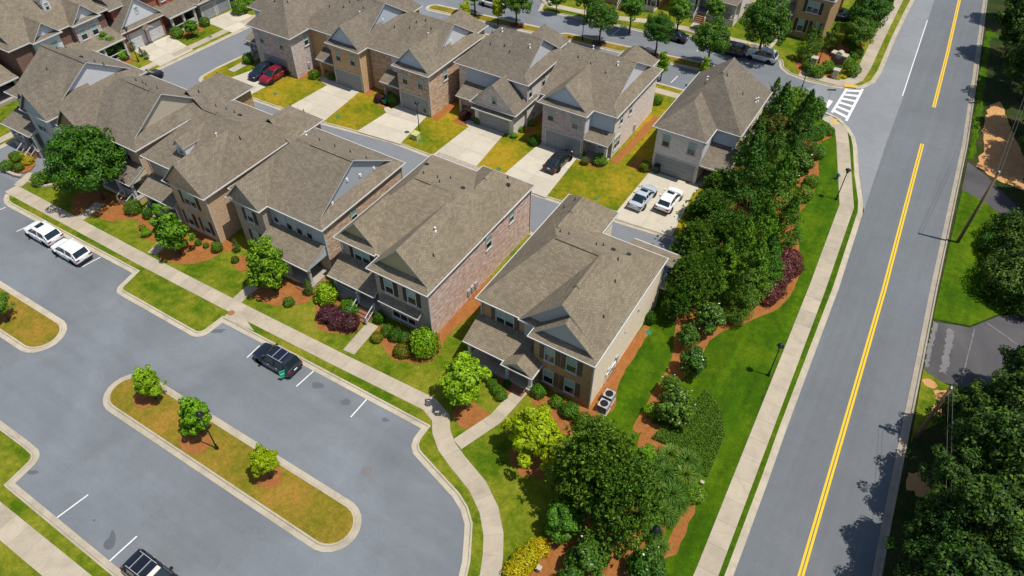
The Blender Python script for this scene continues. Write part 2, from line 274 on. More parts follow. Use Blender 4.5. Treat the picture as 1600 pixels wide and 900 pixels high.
# ---------------------------------------------------------------- geometry helpers
class MB:
    def __init__(s): s.v = []; s.f = []; s.m = []
    def poly(s, pts, mi=0):
        i = len(s.v); s.v += [tuple(p) for p in pts]; s.f.append(tuple(range(i, i+len(pts)))); s.m.append(mi)
    def box(s, x0, y0, z0, x1, y1, z1, mi=0):
        if x1 < x0: x0, x1 = x1, x0
        if y1 < y0: y0, y1 = y1, y0
        i = len(s.v)
        s.v += [(x0,y0,z0),(x1,y0,z0),(x1,y1,z0),(x0,y1,z0),(x0,y0,z1),(x1,y0,z1),(x1,y1,z1),(x0,y1,z1)]
        for q in ((0,3,2,1),(4,5,6,7),(0,1,5,4),(1,2,6,5),(2,3,7,6),(3,0,4,7)):
            s.f.append(tuple(i+k for k in q)); s.m.append(mi)
        return s
    def slab(s, pts, t, mi=0, me=None):
        """polygon (any tilt) with thickness t straight down; edges take material me"""
        me = mi if me is None else me
        lo = [(p[0], p[1], p[2]-t) for p in pts]; n = len(pts)
        s.poly(pts, mi); s.poly(lo[::-1], mi)
        for k in range(n):
            a, b = k, (k+1) % n
            s.poly([lo[a], lo[b], pts[b], pts[a]], me)
    def prism(s, poly, z0, z1, mi=0, me=None, bottom=False):
        """2-D polygon (may be concave) extruded between heights"""
        me = mi if me is None else me
        poly = ccw(poly); n = len(poly); i = len(s.v)
        s.v += [(x, y, z1) for x, y in poly] + [(x, y, z0) for x, y in poly]
        for t in tessellate_polygon([[Vector((x, y, 0)) for x, y in poly]]):
            a, b, c = t
            ax, ay = poly[a]; bx, by = poly[b]; cx, cy = poly[c]
            if (bx-ax)*(cy-ay)-(by-ay)*(cx-ax) < 0: a, c = c, a
            s.f.append((i+a, i+b, i+c)); s.m.append(mi)
        if z1 > z0:
            for k in range(n):
                b = (k+1) % n
                s.f.append((i+n+k, i+n+b, i+b, i+k)); s.m.append(me)
    def beam(s, p, q, w, h=None, mi=0):
        h = w if h is None else h
        p, q = Vector(p), Vector(q); d = (q-p).normalized()
        up = Vector((0,0,1)) if abs(d.z) < .95 else Vector((1,0,0))
        a = d.cross(up).normalized()*w/2; b = a.cross(d).normalized()*h/2
        i = len(s.v)
        for e in (p, q):
            s.v += [tuple(e-a-b), tuple(e+a-b), tuple(e+a+b), tuple(e-a+b)]
        for f in ((0,1,2,3),(7,6,5,4),(0,4,5,1),(1,5,6,2),(2,6,7,3),(3,7,4,0)):
            s.f.append(tuple(i+k for k in f)); s.m.append(mi)
    def tube(s, pts, rad, n=8, mi=0, cap=True):
        pts = [Vector(p) for p in pts]; i = len(s.v)
        for k, p in enumerate(pts):
            d = (pts[min(k+1, len(pts)-1)]-pts[max(k-1, 0)]).normalized()
            up = Vector((1,0,0)) if abs(d.z) > .8 else Vector((0,0,1))
            a = d.cross(up).normalized(); b = d.cross(a)
            r = rad[k] if isinstance(rad, (list, tuple)) else rad
            for j in range(n):
                t = 2*PI*j/n; s.v.append(tuple(p+a*math.cos(t)*r+b*math.sin(t)*r))
        for k in range(len(pts)-1):
            for j in range(n):
                j2 = (j+1) % n
                s.f.append((i+k*n+j, i+k*n+j2, i+(k+1)*n+j2, i+(k+1)*n+j)); s.m.append(mi)
        if cap:
            s.f.append(tuple(i+j for j in range(n))[::-1]); s.m.append(mi)
            e = i+(len(pts)-1)*n; s.f.append(tuple(e+j for j in range(n))); s.m.append(mi)
    def lathe(s, c, prof, n=12, mi=0):
        i = len(s.v)
        for r, z in prof:
            for j in range(n):
                t = 2*PI*j/n; s.v.append((c[0]+r*math.cos(t), c[1]+r*math.sin(t), c[2]+z))
        for k in range(len(prof)-1):
            for j in range(n):
                j2 = (j+1) % n; s.f.append((i+k*n+j, i+k*n+j2, i+(k+1)*n+j2, i+(k+1)*n+j)); s.m.append(mi)
        s.f.append(tuple(i+j for j in range(n))[::-1]); s.m.append(mi)
        e = i+(len(prof)-1)*n; s.f.append(tuple(e+j for j in range(n))); s.m.append(mi)
    def mesh(s, name, mats, org=(0,0,0), smooth=False):
        me = bpy.data.meshes.new(name)
        ox, oy, oz = org
        me.from_pydata([(x-ox, y-oy, z-oz) for x, y, z in s.v], [], s.f)
        if not isinstance(mats, (list, tuple)): mats = [mats]
        for m in mats: me.materials.append(m)
        if len(mats) > 1: me.polygons.foreach_set('material_index', s.m)
        ul = me.uv_layers.new(name='UVMap').data
        for p in me.polygons:
            n = p.normal
            if abs(n.z) > .985: t = Vector((1,0,0)); b = Vector((0,1,0))
            else:
                t = Vector((-n.y, n.x, 0)).normalized(); b = n.cross(t)
            for li in p.loop_indices:
                c = Vector(s.v[me.loops[li].vertex_index]); ul[li].uv = (c.dot(t), c.dot(b))
        if smooth: me.polygons.foreach_set('use_smooth', [True]*len(me.polygons))
        me.update(); return me
    def build(s, name, mats, parent=None, org=(0,0,0), smooth=False):
        o = bpy.data.objects.new(name, s.mesh(name, mats, org, smooth)); COL.objects.link(o)
        if parent is not None: o.parent = parent
        return o
def ccw(p):
    a = sum(p[i][0]*p[(i+1) % len(p)][1]-p[(i+1) % len(p)][0]*p[i][1] for i in range(len(p)))
    return list(p) if a > 0 else list(p)[::-1]
def obj(name, me, parent=None, loc=(0,0,0), rz=0.0):
    o = bpy.data.objects.new(name, me); COL.objects.link(o); o.location = loc; o.rotation_euler = (0,0,rz)
    if parent is not None: o.parent = parent
    return o
def empty(name, loc, rz=0.0):
    o = bpy.data.objects.new(name, None); COL.objects.link(o); o.location = loc; o.rotation_euler = (0,0,rz); o.empty_display_size = .3
    return o
def tag(o, label, cat, group=None):
    o['label'] = label; o['category'] = cat
    if group: o['group'] = group
    return o
def struct(o, label=None):
    o['kind'] = 'structure'
    if label: o['label'] = label
    return o
def offset(path, d, closed=False):
    """offset a polyline to its left by d (mitred)"""
    n = len(path); out = []
    for i in range(n):
        p = Vector(path[i])
        a = Vector(path[i-1]) if (closed or i > 0) else None
        b = Vector(path[(i+1) % n]) if (closed or i < n-1) else None
        d1 = (p-a).normalized() if a is not None else (b-p).normalized()
        d2 = (b-p).normalized() if b is not None else d1
        n1 = Vector((-d1.y, d1.x)); n2 = Vector((-d2.y, d2.x))
        m = (n1+n2); m = m.normalized() if m.length > 1e-6 else n1
        k = 1/max(.45, m.dot(n1)); out.append((p.x+m.x*d*k, p.y+m.y*d*k))
    return out
def smooth_path(path, closed=False, it=2):
    for _ in range(it):
        q = []; n = len(path)
        if not closed: q.append(path[0])
        for i in range(n if closed else n-1):
            a, b = path[i], path[(i+1) % n]
            q.append((a[0]*.75+b[0]*.25, a[1]*.75+b[1]*.25)); q.append((a[0]*.25+b[0]*.75, a[1]*.25+b[1]*.75))
        if not closed: q.append(path[-1])
        path = q
    return path
def arc(cx, cy, r, a0, a1, n=8):
    return [(cx+r*math.cos(math.radians(a0+(a1-a0)*i/n)), cy+r*math.sin(math.radians(a0+(a1-a0)*i/n))) for i in range(n+1)]
def sheet(name, poly, z, mat, label=None, parent=None):
    b = MB(); b.prism(poly, z, z, 0); o = b.build(name, mat)
    if parent is None: struct(o, label)
    else: o.parent = parent
    return o
def jag(poly, amp, seed, step=.7, closed=True):
    """rough natural edge for beds"""
    rr = random.Random(seed); out = []
    n = len(poly)
    for i in range(n):
        a, b = Vector(poly[i]), Vector(poly[(i+1) % n]); L = (b-a).length; k = max(1, int(L/step))
        for j in range(k):
            p = a.lerp(b, j/k); out.append((p.x+rr.uniform(-amp, amp), p.y+rr.uniform(-amp, amp)))
    return out
ZG = .12       # lawn level above asphalt
def kerb(name, path, closed=False, mat=None, gut=.42, parent=None):
    """poured kerb and gutter; lawn lies to the left of the path. returns lawn edge."""
    mat = mat or M['conc_kerb']
    offs = [(0, .030), (gut-.02, .024), (gut+.03, .128), (gut+.17, .131), (gut+.18, .05)]
    rows = [offset(path, d, closed) for d, z in offs]
    b = MB(); n = len(path)
    for i in range(n if closed else n-1):
        j = (i+1) % n
        for k in range(len(offs)-1):
            b.poly([(*rows[k][i], offs[k][1]), (*rows[k][j], offs[k][1]), (*rows[k+1][j], offs[k+1][1]), (*rows[k+1][i], offs[k+1][1])])
    o = b.build(name, mat)
    if parent is None: struct(o)
    else: o.parent = parent
    return offset(path, gut+.172, closed)
def slab_walk(name, path, width, step, mat, z=ZG+.02, label=None, joint=True):
    """pavement of separate concrete slabs along a centre line, joints recessed over a dark bed"""
    L, R = offset(path, width/2), offset(path, -width/2)
    bed = MB()
    for i in range(len(path)-1):
        bed.poly([(*R[i], z-.014), (*R[i+1], z-.014), (*L[i+1], z-.014), (*L[i], z-.014)])
    root = struct(bed.build(name, M['conc_joint']), label)
    # resample by length
    ds = [0]
    for i in range(len(path)-1): ds.append(ds[-1]+(Vector(path[i+1])-Vector(path[i])).length)
    tot = ds[-1]; n = max(1, round(tot/step)); cut = [tot*i/n for i in range(n+1)]
    def at(P, s):
        for i in range(len(ds)-1):
            if s <= ds[i+1]+1e-9:
                t = (s-ds[i])/(ds[i+1]-ds[i]) if ds[i+1] > ds[i] else 0
                return Vector(P[i]).lerp(Vector(P[i+1]), t)
        return Vector(P[-1])
    g = .018; rr = random.Random(len(path)*7+n)
    for k in range(n):
        s0, s1 = cut[k]+g/2, cut[k+1]-g/2
        mids = [s0]+[d for d in ds if s0+.15 < d < s1-.15]+[s1]
        pl = [at(R, s) for s in mids]+[at(L, s) for s in reversed(mids)]
        c = sum((p for p in pl), Vector((0,0)))/len(pl); dz = rr.uniform(-.003, .004)
        b = MB(); b.prism([(p.x, p.y) for p in pl], z-.10, z+dz)
        o = b.build('slab', mat, root, (c.x, c.y, 0)); o.location = (c.x, c.y, 0)
    return root
def slab_quad(name, q, nu, nv, mat, z=ZG+.02, label=None, flare=0):
    """driveway made of nu x nv poured panels inside quad q (4 corners, ccw)"""
    A, B, C, D = [Vector(p) for p in q]
    bed = MB(); bed.prism([tuple(p) for p in (A, B, C, D)], z-.014, z-.014)
    root = struct(bed.build(name, M['conc_joint']), label)
    f = lambda s, t: (A.lerp(B, s)).lerp(D.lerp(C, s), t)
    g = .0025; rr = random.Random(int(abs(A.x*10)))
    gu = .011/max(1, (B-A).length); gv = .011/max(1, (D-A).length)
    for i in range(nu):
        for j in range(nv):
            pl = [f(i/nu+gu, j/nv+gv), f((i+1)/nu-gu, j/nv+gv), f((i+1)/nu-gu, (j+1)/nv-gv), f(i/nu+gu, (j+1)/nv-gv)]
            c = sum(pl, Vector((0,0)))/4
            b = MB(); b.prism([(p.x, p.y) for p in pl], z-.08, z+rr.uniform(-.003, .004))
            o = b.build('concrete_panel', mat, root, (c.x, c.y, 0)); o.location = (c.x, c.y, 0)
    return root

# ---------------------------------------------------------------- ground, streets, lawns
sheet('ground', [(-900, -500), (700, -500), (700, 1100), (-900, 1100)], -.05, M['grass_wood'])
sheet('parking_street', [(-240, -30), (-8, -30), (-8, 27), (-240, 27)], 0, M['asph_park'])
sheet('side_street', [(-89.6, 27), (-81, 27), (-81, 50), (-81, 150), (-89.6, 150)], .004, M['asph_alley'])
sheet('alley', [(-81.5, 49.4), (-8, 49.4), (-8, 58), (-81.5, 58)], .008, M['asph_alley'])
sheet('far_street', [(-160, 84), (2, 84), (2, 103), (-160, 103)], .012, M['asph_park'])
# main road: older pale asphalt under the newer dark carriageway
sheet('road', [(-4.6, 150), (-4.6, 104), (-10, 99), (-14, 88), (-4, 86), (-1, 78), (1.0, 72.5), (2.0, 40), (2.6, 20), (3.0, -30), (12.2, -30), (11.3, 20), (10.4, 36), (9.2, 64), (8.2, 92), (6.9, 112), (4.2, 150)], .016, M['asph_light'])
sheet('carriageway', [(-2.4, 150), (-1.3, 126), (0.0, 98.3), (0.3, 87.3), (.95, 72.5), (1.6, 59), (2.05, 40), (2.6, 20), (3.0, -30), (12.2, -30), (11.3, 20), (10.4, 36), (9.2, 64), (8.2, 92), (6.9, 112), (4.2, 150)], .020, M['asph_road'])
def paint_line(parent, a, b, w, z, mat, name='painted_line'):
    a, b = Vector(a), Vector(b); d = (b-a).normalized(); n = Vector((-d.y, d.x))*w/2
    m = MB(); m.prism([tuple(a-n), tuple(b-n), tuple(b+n), tuple(a+n)], z, z)
    return m.build(name, mat, parent)
def paint_path(name, pts, w, z, mat, parent=None):
    L, R = offset(pts, w/2), offset(pts, -w/2); m = MB()
    for i in range(len(pts)-1): m.poly([(*R[i], z), (*R[i+1], z), (*L[i+1], z), (*L[i], z)])
    return m.build(name, mat, parent)
yl = [(6.9, 10), (6.42, 28.79), (6.01, 42.43), (5.39, 61.46), (4.06, 89.62)]
yl2 = [(3.83, 99.25), (3.02, 115.56), (1.78, 136.21), (1.2, 150)]
for pth in (yl, yl2):
    for s in (-1, 1):
        struct(paint_path('yellow_centre_line', offset(pth, s*.125), .165, .026, M['yellow']))
struct(paint_path('white_lane_line', [(-1.33, 125.58), (-0.21, 100.08)], .12, .026, M['white']))
# crosswalk and stop bar at the entrance street
cwA, cwB, cwC, cwD = [Vector(p) for p in ((-6.94, 97.99), (-5.11, 99.13), (-5.09, 89.92), (-7.11, 90.95))]
cw = struct(paint_line(None, cwA, cwD, .32, .026, M['white'], 'crosswalk'), 'white painted zebra crosswalk at the street mouth')
paint_line(cw, cwB, cwC, .32, .026, M['white'], 'crosswalk_bar')
for i in range(6):
    t = (i+.45)/6.0
    paint_line(cw, cwA.lerp(cwD, t), cwB.lerp(cwC, t), .55, .030, M['white'], 'crosswalk_bar')
struct(paint_line(None, (-8.13, 91.76), (-8.01, 93.87), .6, .026, M['white'], 'stop_bar'))

# kerbs (lawn on the left hand of each path)
isl = [(-46.2, 12.4)] + [(-24.3, 12.4)] + arc(-24.0, 14.55, 2.15, -85, 85, 10) + [(-24.3, 16.7), (-46.3, 16.7)] + arc(-46.4, 14.55, 2.15, 95, 262, 10)
e = kerb('island_kerb', isl, True)
sheet('island_lawn', e, ZG, M['grass_straw'])
isl2 = [(-90, 12.5)] + arc(-58.7, 14.65, 2.15, -85, 85, 10) + [(-90, 16.8)]
e = kerb('island_kerb', isl2, False); sheet('island_lawn', e, ZG, M['grass_straw'])
# near block at the lower left
nb = [(-120, 7.15), (-49.2, 7.2)] + arc(-48.2, 5.9, 1.25, 80, 0, 6) + [(-46.75, 4.4), (-33, 4.2), (-26, 4.0), (-19, 3.4), (-12, 3)]
nb = [(p[0], p[1]) for p in nb][::-1]
e = kerb('street_kerb', nb); sheet('lawn', e + [(-120, -20), (-12, -20)], ZG, M['grass'])
# front block: from the parking street to the alley, right side along the main road
fk = [(-81.2, 49.0)] + [(-81.2, 27.5)] + arc(-78.5, 26.7, 2.7, 180, 270, 5)[1:] + [(-58.4, 24.25), (-58.1, 22.9)] + arc(-57.0, 22.7, 1.05, 190, 265, 5) + [(-47.4, 21.7)] + arc(-47.1, 22.85, 1.15, -88, -5, 5) + \
     [(-45.85, 24.3), (-41.7, 24.4), (-23.4, 24.65), (-23.35, 23.6), (-23.1, 22.95), (-22.5, 22.4), (-20.2, 21.7), (-17.7, 20.95), (-16.6, 20.4), (-15.7, 19.6), (-15.1, 18.6), (-14.3, 17.2), (-13.6, 15.4), (-13.2, 12), (-13.2, -25)]
lawn_front = kerb('street_kerb', fk)
mr = [(3.0, -30), (2.6, 18), (2.4, 26.3), (2.2, 34.8), (2.0, 40), (1.6, 59.1), (0.95, 72), (0.55, 74), (-1.0, 78.9), (-2.5, 84.6), (-3.2, 86.6), (-4.4, 88.5), (-5.9, 90.1), (-8.3, 90.9), (-12, 90.4), (-14.5, 88.2), (-18, 86.5), (-30, 86.0), (-58, 85.6), (-81.4, 85.0)]
lawn_right = kerb('road_kerb', mr, False, None, .38)
av = [(-81.2, 80), (-81.9, 64), (-82.6, 57.5)] + arc(-80.9, 54.9, 1.7, 190, 265, 5) + [(-79.5, 53.3), (-60.8, 54.1), (-51, 55.5), (-38.3, 55.5), (-31.4, 55.8), (-22.8, 56.3), (-14.8, 57.0), (-8.5, 57.3)]
lawn_back = kerb('alley_kerb', av)
an = [(-8.5, 50.9), (-14, 50.6), (-29, 50.4), (-60, 50.0), (-81.2, 49.6)]
alley_edge = kerb('alley_kerb', an)
sheet('lawn', lawn_front + [(-11.5, -25), (-10.5, 26), (-12.2, 32.3), (-12.8, 33.2), (-12.8, 50.0)] + alley_edge[1:], ZG, M['grass'])
sheet('lawn', [p for p in lawn_right if p[1] < 90.2 and p[0] > -9] + [(-9.5, 88), (-9.5, 58), (-9.5, 50.0), (-12.8, 50.0), (-12.8, 33.2), (-12.2, 32.3), (-10.5, 26), (-11.5, -25), (2.2, -30)], ZG, M['grass_green'])
sheet('lawn', lawn_back + [(-9.5, 58), (-9.5, 88), (-14, 87), (-18, 85.9), (-30, 85.4), (-58, 85), (-81, 84.4)], ZG, M['grass_dry'])
# far block beyond the far street and the corner by the crosswalk
fb = [(-4.35, 150), (-4.4, 127), (-4.3, 117), (-3.9, 105), (-4.1, 101.6), (-5.0, 99.4), (-6.9, 98.0), (-8.7, 97.3), (-12.1, 97.0), (-14.9, 97.6), (-16.3, 98.8), (-17.0, 100.6), (-19, 101.2), (-35, 100.6), (-36.5, 98.4), (-44, 97.8), (-53.8, 96.2), (-55, 100), (-90, 99)][::-1]
e = kerb('street_kerb', fb); sheet('lawn', e + [(-90, 150)], ZG, M['grass'])
# median with trees in the far street
mv = lambda q: [(x, y+93.35+.11*(x+24.8)) for x, y in q]
for u0, u1 in ((-46.0, -22.6), (-68.0, -50.6)):
    md = [(u0, -1.35), (u1-.1, -1.35)] + arc(u1, 0, 1.35, -80, 80, 8) + [(u1-.1, 1.35), (u0, 1.35)] + arc(u0-.1, 0, 1.35, 100, 260, 8)
    e = kerb('island_kerb', mv(md), True); sheet('island_lawn', e, ZG, M['grass_straw'])
# block on the far side of the side street
lb = [(-89.4, 27), (-88.9, 45), (-88.5, 54), (-87.8, 64.7), (-87.3, 70), (-86.5, 84), (-86.4, 150)][::-1]
lb = lb[::-1]
e = kerb('street_kerb', lb); sheet('lawn', e + [(-170, 150), (-170, 27)], ZG, M['grass'])
# right side of the main road
rk = [(4.2, 150), (6.9, 112), (8.2, 92), (9.2, 64), (9.65, 54), (10.4, 36), (11.3, 20), (12.2, -30)]
e = kerb('road_kerb', rk, False, M['conc_kerb_old'], .45)
sheet('verge', e + [(60, -30), (60, 150)], ZG-.04, M['grass_wood'])
rl = [(9.80, 81.38), (12.13, 81.09), (14.40, 79.02), (16.22, 78.06), (24, 75), (25, 60), (17.35, 65.07), (15.32, 63.43), (13.20, 60.41), (10.17, 59.47)]
sheet('lawn', [(9.55, 82.2)] + rl[1:-1] + [(10.1, 59.5)], ZG, M['grass_green'])
sheet('driveway', [(10.2, 59.0), (10.21, 59.21), (13.24, 60.15), (15.34, 63.16), (17.36, 64.89), (30, 58), (30, 40), (18.16, 55.67), (13.97, 52.59), (12.00, 52.01), (10.41, 52.76), (10.5, 51.4)], ZG-.02, M['asph_drive'], 'patched dark asphalt driveway')
sheet('driveway', [(9.3, 88.4), (11.48, 86.64), (15.95, 81.25), (34, 86), (34, 77), (16.22, 78.06), (14.40, 79.02), (12.13, 81.09), (9.5, 82.2)], ZG-.02, M['asph_drive'], 'grey asphalt driveway beside the clay bank')
sheet('lawn', [(10.5, 51.2), (10.42, 52.68), (12.00, 52.01), (13.56, 51.86), (12.67, 47.64), (11.10, 45.22), (10.9, 44)], ZG, M['grass'])
sheet('lawn', jag([(9.2, 89), (9.91, 89.37), (9.06, 104.01), (7.76, 124.34), (9.5, 125), (6.9, 128), (7.6, 112), (8.9, 95)], .2, 4), ZG, M['grass_green'])
cb = jag([(10.38, 87.85), (10.47, 92.83), (9.79, 97.34), (9.88, 103.59), (11.00, 105.22), (12.23, 100.58), (13.98, 95.83), (15.03, 91.81), (15.57, 85.66), (12.89, 86.09)], .22, 3, .7)
sheet('clay_bank', cb, ZG+.012, M['clay'])
for i, (x, y, r) in enumerate(((*(11.12, 51.31),.55), (*(12.64, 50.50),.9), (*(12.52, 48.66),.8), (*(13.47, 49.63),1.1), (*(12.38, 40.61),1.2))):
    c = (x, y); sheet('clay_patch', jag([(c[0]+r*math.cos(a*PI/4)*1.1, c[1]+r*math.sin(a*PI/4)) for a in range(8)], r*.2, i, .3), ZG+.010, M['clay'])
# patches and seams on the old driveway
for i, (a, b, w) in enumerate((((11.69, 59.01), (11.99, 53.07), .55), ((10.39, 59.14), (10.57, 53.03), .35), ((14.42, 61.63), (17.25, 60.19), .12), ((13.61, 60.20), (13.44, 52.74), .1))):
    d_ = (Vector(b)-Vector(a)).normalized(); n_ = Vector((-d_.y, d_.x))*w/2; sheet('worn_seam', jag([tuple(Vector(a)-n_), tuple(Vector(b)-n_), tuple(Vector(b)+n_), tuple(Vector(a)+n_)], w*.3, i, .25), ZG-.010, M['seam'])
# parking bay lines
for a, b in (((-41.56, 4.26), (-41.22, 6.71)), ((-35.48, 4.16), (-35.37, 6.45)), ((-28.98, 22.49), (-29.02, 24.59)), ((-34.98, 22.47), (-34.87, 24.49)), ((-40.89, 22.52), (-40.95, 24.13)), ((-63.35, 22.26), (-63.05, 24.10)), ((-68.50, 22.06), (-68.58, 23.86)), ((-73.83, 22.02), (-73.52, 23.92)), ((-78.76, 22.91), (-78.55, 23.81)),
             ((-27.9,97.2), (-27.7,99.9)), ((-22.3,97.6), (-22.1,100.3)), ((-27.6,86.9), (-27.5,89.1)), ((-40.5,95.0), (-40.3,97.6))):
    struct(paint_line(None, a, b, .11, .022, M['white'], 'parking_line'))
# asphalt marks: oil, tar, worn arcs
def blob(name, x, y, rx, ry, ang, z, mat, seed):
    c = (x, y); rr = random.Random(seed); ps = []
    for k in range(14):
        a = 2*PI*k/14; q = rr.uniform(.75, 1.2); px_, py_ = rx*q*math.cos(a), ry*q*math.sin(a)
        ps.append((c[0]+px_*math.cos(ang)-py_*math.sin(ang), c[1]+px_*math.sin(ang)+py_*math.cos(ang)))
    return struct(sheet(name, ps, z, mat))
for i, (p, rx, ry, an_) in enumerate((((-33.54, 23.52), .55, .35, .3), ((-45.61, 23.31), .9, .25, .6), ((-26.40, 23.79), .3, .2, .2), ((-30.36, 23.45), .5, .3, .4), ((-46.48, 5.70), .5, .22, .5), ((-39.07, 5.62), .12, .08, 0))):
    blob('oil_stain', p[0], p[1], rx, ry, an_, .006+.001*i, M['stain'], i)
tp = smooth_path([(-37.40, 5.89), (-36.91, 5.79), (-36.34, 5.40), (-36.09, 4.94), (-36.28, 4.66), (-36.75, 4.64), (-37.04, 4.97), (-36.98, 5.35)], True, 1)
sheet('tar_patch', tp, .006, M['patch'])
# manhole and storm inlet
c = (-24.70, 19.34)
m = MB(); m.lathe((c[0], c[1], 0), [(.42, .004), (.42, .018), (.36, .02), (.30, .014), (.05, .016)], 20)
mh = tag(m.build('manhole_cover', M['iron'], None, (c[0], c[1], 0)), 'round iron manhole cover in the asphalt by the island tip', 'manhole'); mh.location = (c[0], c[1], .002)
q = [(-46.20, 24.71), (-46.23, 25.84), (-45.10, 25.96), (-42.52, 25.04)]
m = MB(); m.prism(offset(ccw(q), 0, True), .02, ZG+.05, 0)
si = tag(m.build('storm_inlet', M['conc_kerb']), 'tan concrete storm drain inlet with round rusty cover', 'drain')
cc = (-45.97, 25.52); m = MB(); m.lathe((cc[0], cc[1], ZG+.05), [(.33, 0), (.33, .02), (.27, .025), (.02, .025)], 16); m.build('lid', M['rust'], si)
# pavements
slab_walk('front_pavement', [(-81, 26.0), (-59, 26.05), (-44, 26.3), (-34, 26.55), (-24.2, 26.9), (-22.6, 26.3), (-21.75, 25.2), (-20.6, 24.3), (-19.0, 23.6), (-16.6, 22.7), (-14.8, 21.5), (-13.5, 20.1), (-12.6, 18.6), (-12.0, 17.3), (-11.6, 15), (-11.4, 8)], 1.45, 1.55, M['conc'], label='pale concrete slab pavement along the front lawns')
slab_walk('near_pavement', [(-70, 2.0), (-47, 2.0), (-30, 2.0), (-20, 1.8)], 1.8, 1.6, M['conc'])
slab_walk('road_pavement', [(0.9, -5), (0.75, 25.5), (-.2, 57.8), (-.85, 72.3), (-4.2, 84.4), (-5.2, 87.5), (-7.5, 89.3)], 1.5, 2.05, M['conc'], label='straight pale slab pavement beside the main road')
slab_walk('corner_pavement', [(-13.5, 98.6), (-8.5, 98.9), (-7.2, 99.4), (-6.4, 101.2), (-6.2, 105), (-6.5, 116), (-6.7, 128), (-6.9, 145)], 1.6, 2.0, M['conc'])
slab_walk('far_pavement', [(-81, 101.4), (-56.6, 101.6), (-53, 99.0), (-44, 99.9), (-36, 102.6), (-19, 103.3)], 1.4, 1.8, M['conc'])
slab_walk('back_pavement', [(-78, 83.0), (-58, 83.2), (-30, 83.8), (-18, 84.3)], 1.3, 1.8, M['conc'])
slab_walk('side_pavement', [(-80.0, 57.5), (-80.0, 82)], 1.2, 1.6, M['conc'])
slab_walk('side_pavement', [(-90.9, 30), (-90.5, 52), (-89.7, 64), (-89.0, 80)], 1.2, 1.6, M['conc'])
for n_, p_ in (('warning_pad', [(-7.45, 99.05), (-5.85, 99.45), (-5.84, 98.67), (-7.39, 98.10)]), ('warning_pad', [(-6.65, 89.46), (-6.10, 89.46), (-6.04, 87.95), (-6.50, 88.52)])):
    sheet(n_, p_, ZG+.03, M['pad_yellow'])
# garden walks up to the porches
slab_walk('garden_walk', [(-20.0, 24.9), (-18.69, 28.63), (-18.36, 32.27)], 1.15, 1.5, M['conc'], z=ZG+.03)
slab_walk('garden_walk', [(-33.59, 27.65), (-33.88, 31.41)], 1.2, 1.5, M['conc'], z=ZG+.03)
slab_walk('garden_walk', [(-46.74, 26.88), (-46.86, 28.31), (-46.80, 29.26)], 1.1, 1.5, M['conc'], z=ZG+.03)
slab_walk('garden_walk', [(-58.94, 27.10), (-59.19, 28.42), (-59.35, 29.37)], 1.1, 1.4, M['conc'], z=ZG+.03)
slab_walk('garden_walk', [(-69.97, 26.75), (-70.05, 28.21), (-70.36, 29.56)], 1.1, 1.4, M['conc'], z=ZG+.03)
slab_walk('garden_walk', [(-80.80, 26.68), (-81.53, 29.03)], 1.1, 1.4, M['conc'], z=ZG+.03)
# driveways of the back row
DRV = [('driveway', [(-21.9, 57.0), (-15.2, 57.4), (-16.2, 67.0), (-21.8, 67.0)]), ('driveway', [(-35.9, 56.0), (-29.6, 56.1), (-30.2, 65.2), (-35.4, 65.2)]),
       ('driveway', [(-45.0, 55.9), (-39.2, 55.8), (-40.3, 66.0), (-44.6, 66.0)]), ('driveway', [(-55.8, 55.2), (-49.6, 55.8), (-50.6, 63.0), (-55.2, 63.0)]),
       ('driveway', [(-66.9, 54.2), (-60.7, 54.5), (-61.6, 63.1), (-66.2, 63.1)]), ('driveway', [(-79.4, 53.6), (-73.2, 53.7), (-72.5, 61.6), (-77.0, 61.6)])]
for n_, q_ in DRV: slab_quad(n_, q_, 2, 3, M['conc_white'])
slab_quad('driveway', [(-89.0, 58.9), (-95.6, 60.2), (-96.2, 54.3), (-89.2, 53.2)][::-1], 3, 2, M['conc_white'])
slab_quad('driveway', [(-87.8, 71.5), (-94.0, 71.0), (-94.6, 66.0), (-88.3, 65.6)][::-1], 3, 2, M['conc_white'])
def walk_blob(pts): sheet('garden_walk', smooth_path(pts, True, 2), ZG+.026, M['conc_white'])
walk_blob([(-68.79, 62.95), (-67.79, 63.37), (-66.04, 62.67), (-64.76, 62.88), (-64.28, 61.43), (-66.46, 61.62), (-67.87, 61.92)])
walk_blob([(-55.98, 61.78), (-54.60, 61.20), (-53.45, 61.57), (-53.29, 60.44), (-54.98, 60.26), (-56.48, 61.10)])
walk_blob([(-45.83, 64.24), (-45.45, 64.83), (-43.18, 63.86), (-43.03, 62.62), (-45.05, 63.37)])
walk_blob([(-31.35, 65.44), (-28.80, 65.80), (-27.86, 65.63), (-28.21, 64.66), (-30.93, 64.17)])
walk_blob([(-17.27, 67.56), (-16.16, 67.68), (-15.59, 65.83), (-16.98, 65.10)])
walk_blob([(-95.49, 59.77), (-94.54, 59.90), (-93.43, 58.72), (-94.21, 58.23)])
